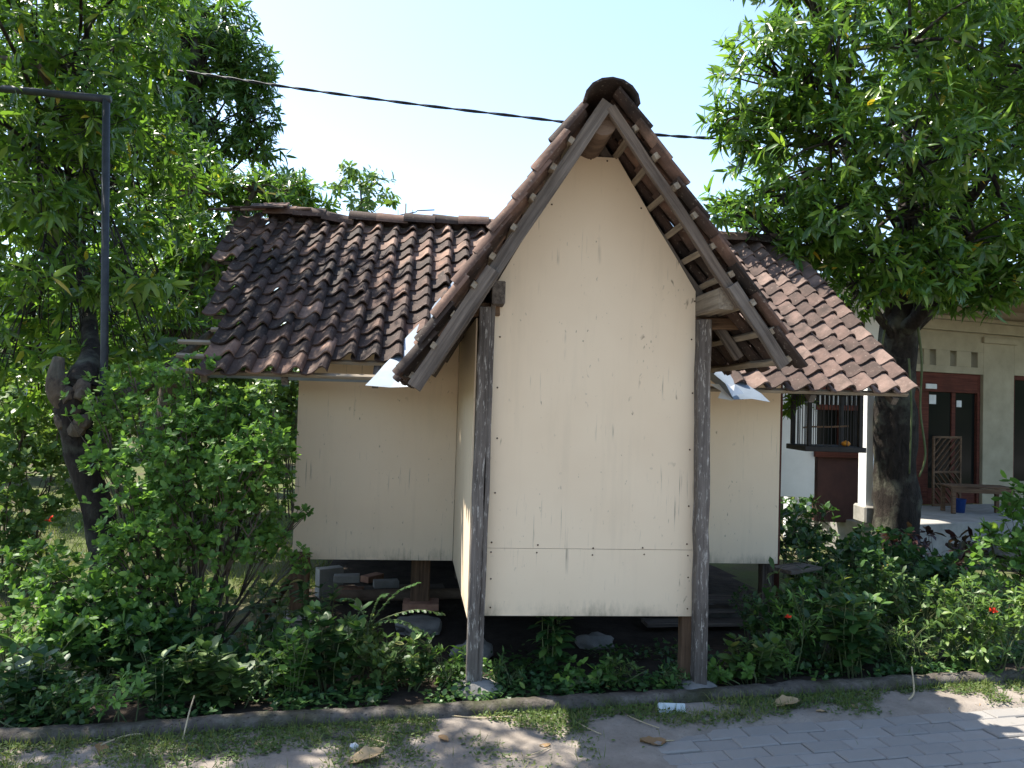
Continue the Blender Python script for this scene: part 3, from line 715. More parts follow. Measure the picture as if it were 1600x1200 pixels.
for k, (z0, z1, o1) in enumerate(((-.24, -.07, 0), (-.066, .02, .012))):
    box('block', (-.16 + o1, -.13, z0), (.15 + o1, .13, z1), M_CONC, b, frame(B(-1.29, 1.36, 0), U, V), .008)
rock_at('rubble_stone', B(-.02, .9, -.11), (.15, .12, .10), 6.2, 'angular dark stone lying behind the left front post', rough=.45)
rock_at('rubble_stone', B(.9, 1.2, -.14), (.13, .10, .07), 8.4, 'low dark stone under the middle of the porch floor', rough=.45)
rock_at('rubble_stone', B(2.1, 1.9, -.12), (.22, .12, .08), 9.9, 'long dark stone under the right wing', rough=.4)
br_lab = ['upper brick of the small pile under the left wing', 'brick at the foot of the small pile under the left wing', 'sunlit end brick of the pile under the left wing', 'loose brick lying behind the pile under the left wing', 'dark brick at the right end of the pile under the left wing']
for k, (u, v, z, rz) in enumerate(((-1.05, 2.35, .06, .1), (-1.02, 2.4, -.06, -.1), (-1.22, 2.5, .09, .5), (-.9, 3.2, -.13, .9), (-.72, 2.5, -.02, .2))):
    w = B(u, v, z)
    o = box('brick', (-.11, -.055, -.03 if k != 2 else -.22), (.11, .055, .03), M_BRICK if k % 2 else M_CONC, None, Matrix.Translation(w) @ Matrix.Rotation(rz + A, 4, 'Z')); tag(o, br_lab[k], 'brick')
lg, lf = tube_geo([B(-1.12, 2.05, -.02), B(-.5, 2.15, -.03), B(.2, 2.3, -.05)], [.05, .048, .045], 12)
o = mobj('bamboo_pole', pymesh('bamboo_pole', [p - B(-.5, 2.1, 0) for p in lg], lf, sharp=40), M_LOG, Matrix.Translation(B(-.5, 2.1, 0))); tag(o, 'pale bamboo pole lying under the left wing', 'pole')
for k, (u0, v0, u1, v1, z, lab) in enumerate(((-1.2, 2.6, -.2, 2.7, -.1, 'weathered plank lying flat under the left wing'), (1.5, 1.75, 2.3, 1.7, .06, 'upper dark plank stacked under the right wing'), (1.45, 1.7, 2.35, 1.75, -.03, 'middle dark plank stacked under the right wing'), (1.4, 1.62, 2.3, 1.66, -.11, 'lowest dark plank stacked under the right wing'), (.1, 1.9, 1.1, 2.0, -.08, 'dark plank lying behind the weeds under the porch'))):
    tag(beam('plank', B(u0, v0, z), B(u1, v1, z), .16, .03, M_WOOD, None), lab, 'plank')
tag(beam('plank', B(-1.62, 1.7, -.12), B(-1.30, 1.62, .35), .14, .03, M_WOODB, None), 'brown plank leaning against the left corner of the barn', 'plank')
tag(beam('plank', B(2.40, 1.34, .38), B(2.74, 1.52, .38), .20, .03, M_WOOD, None), 'short grey board jutting out past the right corner of the barn', 'plank')

# ------------------------------------------------------------------ pipe frame, cable, aerial, laundry
pp = P(163, 560, 5.35); el = P(166, 155, 5.35); ll = P(-60, 132, 5.35); gz0 = H(pp.x, pp.y)
pf = empty('pipe_frame', (pp.x, pp.y, gz0), 'dark metal pipe post with a horizontal arm in the left trees', 'pipe frame')
tubes('upright_pipe', [([(pp.x, pp.y, gz0 - .1), pp, el], [.027, .027, .027])], M_PIPE, pf, (pp.x, pp.y, gz0), 10, 0, 0)
tubes('arm_pipe', [([el + Vector((.03, 0, .0)), ll], [.027, .027])], M_PIPE, pf, (pp.x, pp.y, gz0), 10, 0, 0)
cpts = [P(*q) for q in ((180, 96, 8.6), (310, 115, 8.6), (450, 136, 8.5), (650, 163, 8.4), (860, 188, 8.3), (1010, 209, 8.3), (1150, 219, 8.2), (1300, 236, 8.0), (1430, 262, 8.0))]
cp, cr = smooth_path(cpts, [.0095] * len(cpts), 14)
s1 = [p + Vector((0, math.cos(i * .9), math.sin(i * .9))) * .009 for i, p in enumerate(cp)]; s2 = [p - Vector((0, math.cos(i * .9), math.sin(i * .9))) * .009 for i, p in enumerate(cp)]
tag(tubes('power_cable', [(s1, cr), (s2, cr)], M_BLACK, None, cp[0], 6, 0, 0), 'black twisted power cable strung across the sky behind the gable', 'cable')
ab = P(634, 420, 13.5); at_ = P(634, 318, 13.5)
an = empty('roof_aerial', (ab.x, ab.y, -.15), 'thin metal television aerial beyond the left roof', 'aerial')
tubes('mast', [([(ab.x, ab.y, -.2), at_], [.018, .014])], M_PIPE, an, (ab.x, ab.y, -.15), 6, 0, 0)
tubes('boom', [([P(615, 338, 13.5), P(650, 331, 13.5), P(652, 329, 13.5), P(679, 328, 13.5)], [.011] * 4)], M_PIPE, an, (ab.x, ab.y, -.15), 6, 0, 0)
for x in (622, 645): tubes('element', [([P(x, 328, 13.3), P(x, 345, 13.7)], [.006, .006])], M_PIPE, an, (ab.x, ab.y, -.15), 5, 0, 0)
# laundry
lA, lB = P(262, 641, 12.0), P(345, 633, 12.2); lC = P(428, 641, 12.5)
cl = empty('clothes_line', (lA.x, lA.y, -.15), 'bamboo clothes line strung behind the big bush', 'clothes line')
tubes('line', [([lA, lB, lC], [.012, .012, .012])], M_STRAW, cl, (lA.x, lA.y, -.15), 6, 0, 3)
for q in (lA, lC): tubes('pole', [([(q.x, q.y, -.2), q], [.025, .02])], M_LOG, cl, (lA.x, lA.y, -.15), 6, 0, 0)
def garment(px0, px1, py0, py1, d, col, name, label):
    m = mat_plain('cloth_' + name + str(px0), col, tuple(min(1, c * 1.25) for c in col), 6, .9, .1)
    vs, fs = [], []; nx, ny = 7, 7
    for j in range(ny + 1):
        for i in range(nx + 1):
            p = P(px0 + (px1 - px0) * i / nx, py0 + (py1 - py0) * j / ny, d); p.y += .035 * math.sin(i * 1.7 + px0) * (.3 + j / ny); vs.append(p)
    for j in range(ny):
        for i in range(nx): fs.append((j*(nx+1)+i, j*(nx+1)+i+1, (j+1)*(nx+1)+i+1, (j+1)*(nx+1)+i))
    c = vs[0].copy(); me = pymesh(name, [v - c for v in vs], fs, smooth=True); o = mobj(name, me, m, Matrix.Translation(c))
    md = o.modifiers.new('th', 'SOLIDIFY'); md.thickness = .008; return tag(o, label, 'laundry')
garment(272, 296, 641, 668, 12.0, (.62, .62, .60), 'hanging_shirt', 'white shirt hanging leftmost on the clothes line')
garment(298, 307, 641, 676, 12.05, (.02, .035, .10), 'hanging_trousers', 'navy trousers hanging on the clothes line')
garment(308, 317, 643, 674, 12.1, (.05, .06, .07), 'hanging_trousers', 'dark grey trousers hanging beside the navy pair')
garment(318, 328, 640, 660, 12.1, (.02, .30, .50), 'hanging_towel', 'bright blue towel hanging on the clothes line')
garment(389, 399, 645, 672, 12.4, (.50, .50, .58), 'hanging_shirt', 'pale grey shirt at the right end of the clothes line')
garment(400, 409, 648, 676, 12.45, (.42, .02, .03), 'hanging_cloth', 'red cloth at the right end of the clothes line')

# ------------------------------------------------------------------ neighbour's house on the right
M_CREAMW = mat_plain('cream_wall', (.27, .235, .155), (.38, .33, .225), 3, .9, .3)
M_WHITEW = mat_plain('white_wall', (.66, .66, .64), (.78, .78, .76), 2, .9, .1)
M_FRAME = mat_wood('red_brown_frame', (.07, .022, .016), (.15, .05, .033))
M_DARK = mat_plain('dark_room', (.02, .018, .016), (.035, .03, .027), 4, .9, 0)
M_SHEET = mat_plain('grey_sheet', (.26, .26, .25), (.42, .41, .39), 2, .8, .2)
n_ = N('window_glass'); M_GLASS = n_.fin((.010, .011, .010), .12, spec=.07)
HY = R(20); HO = P(1432, 790, 11.4); HO.z = -.15
HU = Vector((math.cos(HY), math.sin(HY), 0)); HV = Vector((-math.sin(HY), math.cos(HY), 0)); HF = frame(HO, HU, HV)
def hp(px, py, v=0):                     # pixel -> (u, z) on the facade plane
    q = ray(px, py); t = ((HO - CAM).dot(HV) + v) / q.dot(HV); w = CAM + q * t - HO; return w.dot(HU), w.z
nh = empty('neighbour_house', HO, "neighbour's cream house with red-brown door and windows behind the right tree", 'house')
FZ = .42                                  # porch floor above HO
du0, dtop = hp(1432, 583)[0] - .12, hp(1490, 583)[1]
du1 = hp(1536, 660)[0]; wu0 = hp(1584, 660)[0]; vb = hp(1490, 572)[1]; vt = hp(1490, 548)[1]
HTOP = hp(1500, 505)[1]
def hb(name, a, b_, m, par=nh, bev=.004): return box(name, a, b_, m, par, HF, bev)
hb('wall', (du0 - 2.2, 0, 0), (du0, .16, HTOP + .5), M_WHITEW); hb('wall', (du1, 0, 0), (wu0, .16, HTOP + .5), M_CREAMW)
hb('wall', (du0, .002, vt), (du1, .162, HTOP + .5), M_CREAMW); hb('wall', (wu0, .002, dtop + .02), (wu0 + 3, .162, HTOP + .5), M_CREAMW); hb('wall', (wu0, .002, 0), (wu0 + 3, .162, FZ + .35), M_CREAMW)
hb('wall', (du0 - 2.2, 3.6, 0), (wu0 + 3, 3.76, HTOP + .5), M_CREAMW); hb('wall', (wu0 + 3, 0, 0), (wu0 + 3.15, 3.76, HTOP + .5), M_CREAMW)
hb('wall', (du0, .002, dtop), (du1, .162, vb), M_CREAMW)
vs_ = [du0] + sum([[hp(x, 560)[0], hp(x + 10, 560)[0]] for x in (1434, 1453, 1485, 1518)], []) + [du1]
for k in range(0, len(vs_), 2):
    if vs_[k+1] > vs_[k]: hb('wall', (vs_[k], .002, vb), (vs_[k+1], .162, vt), M_CREAMW)
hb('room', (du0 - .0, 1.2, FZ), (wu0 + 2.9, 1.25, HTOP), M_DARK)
door = hb('door', (du0, .05, FZ), (du0 + .09, .15, dtop), M_FRAME)
hb('frame', (du1 - .06, .05, FZ), (du1, .15, dtop), M_FRAME, door); hb('frame', (du0 + .09, .05, dtop - .30), (du1 - .06, .15, dtop), M_FRAME, door)
dmid = hp(1497, 660)[0]; dl = hp(1458, 660)[0]
hb('stile', (du0 + .09, .08, FZ), (dl, .13, dtop - .30), M_FRAME, door); hb('stile', (dmid - .04, .08, FZ), (dmid + .04, .13, dtop - .30), M_FRAME, door); hb('rail', (dl, .082, FZ), (du1 - .06, .128, FZ + .25), M_FRAME, door)
hb('pane', (dl, .10, FZ + .25), (dmid - .04, .106, dtop - .30), M_GLASS, door); hb('pane', (dmid + .04, .10, FZ + .25), (du1 - .06, .106, dtop - .30), M_GLASS, door)
# number plate over the door and papers on the panes
M_PAPER = mat_plain('paper', (.55, .55, .52), (.68, .68, .65), 9, .8, 0)
u0, z0 = hp(1450, 607); u1, z1 = hp(1467, 600); hb('number_plate', (u0, .03, z0), (u1, .048, z1), M_PAPER, door)
u0, z0 = hp(1460, 631); u1, z1 = hp(1471, 617); hb('paper_notice', (u0, .092, z0), (u1, .098, z1), M_PAPER, door)
u0, z0 = hp(1503, 636); u1, z1 = hp(1511, 626); hb('paper_notice', (u0, .092, z0), (u1, .098, z1), M_PAPER, door)
win = hb('window', (wu0, .04, FZ + .35), (wu0 + .07, .14, dtop + .02), M_FRAME)
hb('frame', (wu0 + .07, .04, dtop - .05), (wu0 + 1.4, .14, dtop + .02), M_FRAME, win); hb('frame', (wu0 + 1.4, .04, FZ + .35), (wu0 + 1.47, .14, dtop + .02), M_FRAME, win)
hb('pane', (wu0 + .07, .09, FZ + .35), (wu0 + 1.4, .096, dtop - .05), M_GLASS, win); hb('frame', (wu0 + .7, .06, FZ + .35), (wu0 + .75, .13, dtop - .05), M_FRAME, win)
hb('wall', (wu0 + 1.47, .0, FZ + .35), (wu0 + 3, .16, dtop + .02), M_CREAMW)
# lintel band, pilaster cap, porch floor and steps
hb('cornice', (du0 - .3, -.10, HTOP - .14), (wu0 + 3.1, -.002, HTOP + .02), M_CREAMW); hb('cornice', (du0 - .3, -.16, HTOP + .021), (wu0 + 3.1, -.002, HTOP + .08), M_CREAMW)
u0, z0 = hp(1536, 532); u1, _ = hp(1585, 532); hb('capital', (u0 - .03, -.05, z0 - .04), (u1 + .02, -.003, z0 + .05), M_CREAMW)
hb('porch_floor', (du0 - 2.2, -1.5, 0), (wu0 + 3, -.004, FZ), M_CONC, nh, .01)
hb('step', (du0 - .3, -1.86, 0), (wu0 + .5, -1.504, FZ - .14), M_CONC, nh, .012); hb('step', (du0 - .3, -2.2, 0), (wu0 + .5, -1.864, FZ - .29), M_CONC, nh, .012)
# corrugated porch roof
vs, fs = [], []; nu = 160
for j in range(2):
    for i in range(nu + 1):
        u = du0 - 2.5 + (wu0 + 6 - du0) * i / nu; vs.append(HF @ Vector((u, -1.9 + 3.8 * j, HTOP + .16 + 1.1 * j + .018 * math.sin(i * 1.9))))
for i in range(nu): fs.append((i, i + 1, nu + 2 + i, nu + 1 + i))
rf = mobj('roof', pymesh('roof', vs, fs, smooth=True), M_SHEET, Matrix(), nh); md = rf.modifiers.new('th', 'SOLIDIFY'); md.thickness = .012
for u in (du0 - 2.2, du0 - .4, du0 + 1.6, du0 + 3.4): beam('rafter', HF @ Vector((u, -1.8, HTOP + .14)), HF @ Vector((u, 1.8, HTOP + 1.16)), .06, .10, M_WOODB, rf)
hb('ceiling', (du0 - .5, -1.3, HTOP + .22), (wu0 + 3, -.2, HTOP + .25), mat_plain('tan_ceiling', (.30, .20, .12), (.38, .27, .17), 3, .8, .1))
# left part: white wall, window with red rails, white column
LO_ = 9.6
def wbox(name, x0, y0, x1, y1, d0, d1, m, par, lab=None):
    a = P(x0, y1, d0); b_ = P(x1, y0, d0); return box(name, (a.x, d0, a.z), (b_.x, d1, b_.z), m, par, None, .004)
wbox('wall', 1195, 560, 1276, 775, 9.6, 9.8, M_WHITEW, nh)
wbox('wall', 1276, 712, 1352, 815, 9.64, 9.8, mat_plain('red_dado', (.045, .018, .014), (.085, .034, .025), 4, .7, .1), nh)
wbox('wall', 1195, 500, 1352, 606, 9.62, 9.8, M_CREAMW, nh)
w2 = wbox('window', 1274, 704, 1354, 714, 9.55, 9.66, M_FRAME, nh)
wbox('frame', 1276, 606, 1352, 614, 9.58, 9.66, M_FRAME, w2); wbox('frame', 1310, 640, 1317, 704, 9.60, 9.66, M_FRAME, w2); wbox('frame', 1276, 634, 1352, 640, 9.57, 9.65, M_FRAME, w2); wbox('frame', 1343, 614, 1352, 704, 9.59, 9.66, M_FRAME, w2)
for k in range(9): wbox('bar', 1281 + k * 7, 614, 1283 + k * 7, 634, 9.605, 9.63, M_PAPER, w2)
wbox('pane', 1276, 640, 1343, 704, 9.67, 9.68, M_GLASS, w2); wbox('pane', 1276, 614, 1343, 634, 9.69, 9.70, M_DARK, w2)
wbox('column', 1352, 560, 1367, 815, 8.9, 9.1, M_WHITEW, nh)
cb_ = P(1352, 790, 8.9); cb2 = P(1374, 812, 8.9); box('column_base', (cb_.x - .03, 8.84, cb2.z - .05), (cb2.x, 9.16, cb_.z), M_CONC, nh, None, .02)
# bench with a slatted top, and the slatted gate leaning on the door
bq = HF @ Vector((hp(1482, 760, -.75)[0], -.75, FZ)); bl = hp(1535, 775)[0] - hp(1478, 760)[0]
bn = empty('bamboo_bench', bq, 'low brown bamboo bench on the porch', 'bench'); HFb = frame(bq, HU * .9 - HV * .42, HV * .9 + HU * .42)
for k in range(5): box('slat', (-.02, -.10 + k * .085, .37), (.86, -.03 + k * .085, .395), M_WOODB, bn, HFb)
for x in (.04, .78):
    for y in (-.06, .24): box('leg', (x - .025, y - .025, 0), (x + .025, y + .025, .369), M_WOODB, bn, HFb)
box('rail', (0, -.095, .30), (.84, -.065, .365), M_WOODB, bn, HFb)
bk = mobj('blue_bucket', None or pymesh('blue_bucket', *(lambda pr: ([(r * math.cos(2*math.pi*k/14), r * math.sin(2*math.pi*k/14), z) for r, z in pr for k in range(14)], [(j*14+k, j*14+(k+1) % 14, (j+1)*14+(k+1) % 14, (j+1)*14+k) for j in range(len(pr)-1) for k in range(14)]))([(.001, 0), (.075, 0), (.095, .19), (.102, .194), (.09, .191), (.07, .015)]), smooth=True), mat_plain('blue_plastic', (.015, .04, .17), (.02, .06, .22), 4, .5, 0), Matrix.Translation(HFb @ Vector((.20, .12, .0)))); tag(bk, 'blue plastic bucket under the bamboo bench', 'bucket')
gu0, gz1 = hp(1456, 681, -.1); gu1 = hp(1500, 690, -.1)[0]
gt = empty('slatted_gate', HF @ Vector((gu0, -.1, FZ)), 'low wooden gate of diagonal slats leaning on the front door', 'gate')
gh = gz1 - FZ; gw = gu1 - gu0; gf = frame(HF @ Vector((gu0, -.12, FZ)), HU, HV)
for x in (0, gw - .035): box('stile', (x, -.015, 0), (x + .035, .015, gh), M_WOODB, gt, gf)
for z in (0, gh * .47, gh - .035): box('rail', (.035, -.015, z), (gw - .035, .015, z + .035), M_WOODB, gt, gf)
for half, s in ((0, -1), (1, 1)):
    zlo, zhi = (.035, gh * .47) if half == 0 else (gh * .47 + .035, gh - .035); hh = zhi - zlo; ww = gw - .07; n = 8
    for k in range(1, n + 1):
        c = k / (n + 1) * (ww + hh)          # 45 degree slats clipped to the panel
        x0, z0, x1, z1 = max(0, c - hh), min(c, hh), min(c, ww), max(0, c - ww)
        if s > 0: z0, z1 = hh - z0, hh - z1
        if abs(x1 - x0) < .05: continue
        beam('slat', gf @ Vector((.035 + x0, 0, zlo + z0)), gf @ Vector((.035 + x1, 0, zlo + z1)), .012, .03, M_WOODB, gt, HV, 1, 0)

# bird cage under the right eave
cg0 = P(1262, 705, 6.35); cg1 = P(1350, 612, 6.35); cw = cg1.x - cg0.x; chh = cg1.z - cg0.z
cage = empty('bird_cage', (cg0.x, 6.35, cg0.z), 'black wooden bird cage hanging under the right eave', 'bird cage')
cf = Matrix.Translation((cg0.x, 6.35, cg0.z)); M_CAGE = mat_plain('black_wood', (.012, .011, .010), (.03, .027, .024), 8, .7, .1)
box('tray', (-.03, -.02, 0), (cw + .02, .42, .045), M_CAGE, cage, cf); box('roof_board', (-.02, -.01, chh - .03), (cw + .01, .41, chh), M_CAGE, cage, cf)
for x in (0, cw - .035):
    for y in (0, .37): box('corner_post', (x, y, .046), (x + .035, y + .035, chh - .031), M_CAGE, cage, cf)
for y in (.01, .39):
    for k in range(1, 7): box('bar', (k * cw / 7, y, .046), (k * cw / 7 + .006, y + .006, chh - .031), M_CAGE, cage, cf, 0)
for x in (.008, cw - .016):
    for k in range(1, 6): box('bar', (x, .04 + k * .055, .046), (x + .006, .046 + k * .055, chh - .031), M_CAGE, cage, cf, 0)
beam('perch', cf @ Vector((.04, .2, .2)), cf @ Vector((cw - .04, .2, .22)), .015, .015, M_WOODB, cage)
tubes('hanger', [([cf @ Vector((cw / 2, .2, chh)), cf @ Vector((cw / 2, .2, chh + .62))], [.006, .006])], M_CAGE, cage, (cg0.x, 6.35, cg0.z), 5, 0, 0)
fr_ = rock_mesh(.038, .035, .026, 3.0, .08, 2); o = mobj('orange_fruit', fr_, mat_plain('orange_skin', (.62, .20, .015), (.75, .30, .03), 12, .5, .1), cf @ Matrix.Translation((cw * .78, .1, .07))); tag(o, 'orange fruit lying on the cage tray', 'fruit')

# ------------------------------------------------------------------ trees
def gpt(x, y): return Vector((x, y, H(x, y)))
# right mango tree
b_ = G(1400, 893); dR = b_.y
trk = [(b_ + Vector((0, 0, -.1)), .31), (P(1402, 840, dR), .26), (P(1400, 740, dR), .235), (P(1398, 640, dR), .225), (P(1404, 540, dR), .20), (P(1415, 470, dR), .21), (P(1430, 400, dR), .18), (P(1445, 300, dR), .13), (P(1450, 180, dR), .09)]
cl_ = [pc(*q) for q in ((1205, 110, 7.4, 95, 90), (1150, 185, 7.3, 52, 60), (1195, 215, 7.5, 70, 75), (1290, 90, 7.2, 120, 120), (1420, 60, 7.3, 150, 130), (1565, 70, 7.6, 150, 140), (1290, 225, 7.0, 105, 100), (1420, 215, 6.9, 130, 110), (1555, 230, 7.6, 120, 110), (1215, 315, 7.5, 70, 45), (1150, 335, 7.4, 55, 38), (1300, 330, 7.1, 90, 60), (1400, 345, 7.3, 90, 65), (1495, 340, 8.6, 80, 70), (1585, 330, 9.0, 90, 70), (1490, 455, 8.0, 45, 40), (1390, 425, 7.9, 45, 35), (1330, 395, 7.5, 60, 35), (1720, 120, 8.2, 190, 190), (1480, -140, 8.2, 230, 160), (1250, -90, 7.9, 150, 100), (1760, -120, 8.6, 220, 180), (1690, 330, 8.6, 110, 90), (1450, 400, 7.4, 80, 45), (1555, 410, 8.2, 90, 60), (1530, 360, 7.3, 90, 60), (1260, 380, 7.3, 60, 30), (1350, 470, 8.0, 35, 28), (1150, 335, 8.9, 60, 40), (1225, 325, 8.8, 75, 50), (1290, 350, 8.7, 70, 50), (1250, 260, 9.0, 80, 60), (1570, 430, 7.9, 70, 40), (1500, 425, 7.7, 60, 40), (1590, 390, 7.5, 60, 50), (1330, 440, 7.4, 40, 28), (1400, 440, 7.2, 60, 38), (1465, 425, 7.2, 60, 45), (1555, 455, 7.7, 60, 38), (1290, 395, 7.2, 60, 32), (1360, 405, 7.1, 60, 35), (1560, 30, 10, 200, 170), (1240, 625, 6.9, 30, 22))]
mango_r = make_tree('mango_tree', 'glossy-leaved mango tree with dark thick trunk at the right of the barn', b_, trk, cl_, M_MANGO, M_BARKD, .17, 8, 36, 'lance', 280)
lm = []
for a, bb in (((1412, 470), (1330, 395)), ((1418, 460), (1490, 430)), ((1400, 520), (1455, 470)), ((1430, 400), (1560, 250))):
    s, e = P(*a, dR), P(*bb, dR - .5); lm.append(([s, s.lerp(e, .5) + Vector((0, 0, -.06)), e], [.12, .09, .06]))
for k, l in enumerate(lm): tubes('limb', [l], M_BARKD, mango_r, b_, 9, .2, 4)
vines = [([P(1428, 470, dR - .25), P(1440, 560, dR - .32), P(1438, 640, dR - .35), P(1446, 710, dR - .36), P(1436, 745, dR - .36)], [.014, .014, .012, .012, .01]), ([P(1420, 560, dR - .3), P(1424, 640, dR - .34), P(1421, 740, dR - .36)], [.012, .012, .01]), ([P(1385, 500, dR - .2), P(1376, 560, dR - .28), P(1382, 610, dR - .3)], [.012, .012, .01])]
for v_ in vines: tubes('vine', [v_], M_STEM, mango_r, b_, 6, 0, 5)

# left gnarled tree at the barn's corner of the garden
b_ = gpt(-2.95, 5.3); dL = 5.3
trk = [(b_ + Vector((0, 0, -.1)), .15), (P(168, 900, dL), .115), (P(160, 830, dL), .10), (P(142, 760, dL), .10), (P(122, 690, dL), .105), (P(116, 640, dL), .13), (P(130, 590, dL), .10), (P(142, 545, 5.7), .065), (P(130, 430, 6.7), .055), (P(110, 280, 7.2), .05), (P(95, 150, 7.4), .04)]
cl_ = [(Vector((-3.95, 4.6, 3.5)), (.75, .7, .6)), (Vector((-3.3, 4.7, 4.75)), (.7, .7, .45)), (Vector((-4.4, 4.4, 3.9)), (.7, .7, .6)), (Vector((-3.65, 4.5, 4.6)), (.7, .6, .5)), (Vector((-2.8, 4.5, 4.75)), (.6, .6, .45))] + [pc(*q) for q in ((55, 45, 6.2, 140, 120), (190, 55, 6.6, 120, 110), (70, 200, 6.2, 120, 80), (205, 200, 6.9, 95, 90), (45, 350, 6.4, 110, 90), (150, 350, 6.8, 90, 85), (230, 330, 7.4, 75, 75), (60, 470, 6.3, 100, 60), (230, 470, 7.2, 80, 55), (180, 540, 6.4, 60, 35), (-90, 250, 6.4, 170, 200), (-60, 0, 6.6, 180, 150), (110, -110, 6.6, 200, 120), (250, -60, 7, 130, 90), (120, 110, 6.0, 110, 90), (20, 560, 6.2, 70, 40), (110, 430, 5.9, 80, 60), (270, 250, 7.6, 80, 70), (130, 270, 6.1, 90, 60), (60, 610, 6.6, 60, 35), (300, 560, 7.6, 60, 30), (60, 300, 5.7, 90, 60), (150, 190, 5.8, 70, 60), (210, 430, 5.8, 60, 50), (60, 440, 5.5, 80, 40), (230, 540, 5.7, 50, 30), (110, 545, 5.7, 60, 25))]
mango_l = make_tree('mango_tree', 'gnarled mango tree with stubby bent trunk at the left edge of the garden', b_, trk, cl_, M_MANGO, M_BARKD, .16, 8, 27, 'lance', 280, limbs=.42, jfrom=.85)

for l in (([P(128, 600, dL), P(200, 615, dL + .2), P(255, 580, dL + .5), P(330, 520, dL + 1)], [.07, .05, .045, .03]), ([P(112, 640, dL), P(88, 605, dL - .1), P(92, 560, dL - .05)], [.09, .07, .04]), ([P(95, 200, 6.6), P(60, 105, 6.0), P(-60, 96, 6.0)], [.03, .035, .045])):
    tubes('limb', [l], M_BARK, mango_l, b_, 9, .25, 4)
for k in range(9):                                   # knobs on the bent stump
    q = P(112 + rng.uniform(-26, 26), 640 + rng.uniform(-55, 55), dL - rng.uniform(.05, .14)); mobj('burl', rock_mesh(.055, .05, .06, k * 2.3, .4), M_BARK, Matrix.Translation(q), mango_l)

# tall tree behind the left corner, lower one beside it, far young tree
b_ = gpt(-5.2, 11.5)
trk = [(b_, .28), (P(270, 500, 11.4), .22), (P(285, 330, 11.2), .18), (P(300, 150, 11), .12), (P(310, 40, 11), .07)]
cl_ = [pc(*q) for q in ((325, 75, 11, 95, 75), (385, 110, 11, 52, 55), (400, 175, 11, 40, 55), (340, 180, 11, 80, 70), (400, 228, 10.9, 42, 26), (270, 110, 11.2, 100, 110), (300, 255, 11, 70, 50), (250, 10, 11.4, 100, 70), (355, 35, 11.1, 50, 35), (230, 240, 11.4, 90, 80), (160, 120, 11.6, 120, 130), (60, 150, 12, 150, 160), (60, 420, 11.5, 110, 110), (160, 480, 11.5, 90, 90), (20, 540, 11, 90, 70), (250, 400, 11.5, 90, 90), (330, 470, 12, 90, 80), (430, 300, 12, 60, 40), (100, 300, 12, 120, 100))]
make_tree('mango_tree', 'tall dark mango tree standing behind the left trees', b_, trk, cl_, M_MANGOD, M_BARKD, .17, 8, 42, 'lance', 120)
b_ = gpt(-4.2, 9.0)
trk = [(b_, .2), (P(280, 560, 9.1), .16), (P(330, 430, 9.1), .12), (P(380, 330, 9.1), .07)]
cl_ = [pc(*q) for q in ((300, 300, 9.0, 80, 50), (390, 300, 9.2, 70, 42), (455, 305, 9.5, 52, 34), (330, 390, 8.9, 90, 70), (270, 450, 8.6, 80, 70), (290, 530, 8.3, 70, 50), (220, 560, 8.2, 70, 45), (400, 380, 9.6, 70, 60), (180, 450, 8.8, 100, 90), (490, 322, 10, 34, 22))]
make_tree('mango_tree', 'lighter mango tree leaning over the left end of the tiled roof', b_, trk, cl_, M_MANGO, M_BARK, .18, 8, 38, 'lance', 200)
b_ = gpt(-4.3, 21)
trk = [(b_, .12), (P(568, 420, 21), .07), (P(566, 340, 21), .035), (P(562, 275, 21), .015)]
cl_ = [pc(*q) for q in ((548, 268, 21, 34, 14), (590, 285, 21, 30, 14), (528, 290, 21, 22, 12), (570, 300, 21, 44, 16), (606, 308, 21, 24, 12), (560, 325, 21, 40, 12))]
make_tree('young_tree', 'small pale green tree standing far behind the roof ridge', b_, trk, cl_, M_LIGHT, M_BARK, .26, 7, 8, 'paddle', 0, .5, limbs=.3)
far_ = [(-13, 22, 2.6, 5.6, 'broad dark tree at the far left behind the clothes line'), (-8.2, 19, 2.2, 4.2, 'round green tree behind the clothes line'), (-5.6, 24, 2.6, 4.6, 'far tree just showing above the left roof ridge'), (-1.5, 26, 2.4, 4.0, 'far low tree behind the middle of the barn'), (10.5, 21, 3.0, 6.0, "dark tree behind the neighbour's house")]
for (x, y, r, h, lab) in far_:
    p = gpt(x, y); cl_ = [((x + rng.uniform(-r, r) * .7, y + rng.uniform(-r, r) * .5, h * rng.uniform(.35, .85)), (r * .55, r * .55, r * .5)) for _ in range(9)]
    make_tree('distant_tree', lab, p, [(p, .25), (p + Vector((.1, 0, h * .4)), .18), (p + Vector((0, .1, h * .8)), .08)], cl_, M_FAR, M_BARKD, .30, 7, 16, 'lance')

# the belt of woodland that closes the horizon all round the village plot
def woodland():
    n = 30000; an = nr.random(n) * 2 * np.pi; rad = 36 + 9 * nr.random(n)
    hh = np.array([4.2 + 1.6 * noise.noise((math.cos(a) * 6, math.sin(a) * 6, 1)) + 1.1 * noise.noise((math.cos(a) * 22, math.sin(a) * 22, 4)) for a in an])
    p = np.stack([np.cos(an) * rad, 5 + np.sin(an) * rad, hh * np.sqrt(nr.random(n)) - .1], 1)
    D = nr.normal(size=(n, 3)); D[:, 2] -= .2; Nn = nr.normal(size=(n, 3)); Nn[:, 2] += .8
    tag(mobj('distant_woodland', leaf_mesh('distant_woodland', 'oval', p, D, Nn, .5 + .5 * nr.random(n)), M_FAR), 'far belt of green woodland behind the yards', 'woodland', kind='stuff')
woodland()
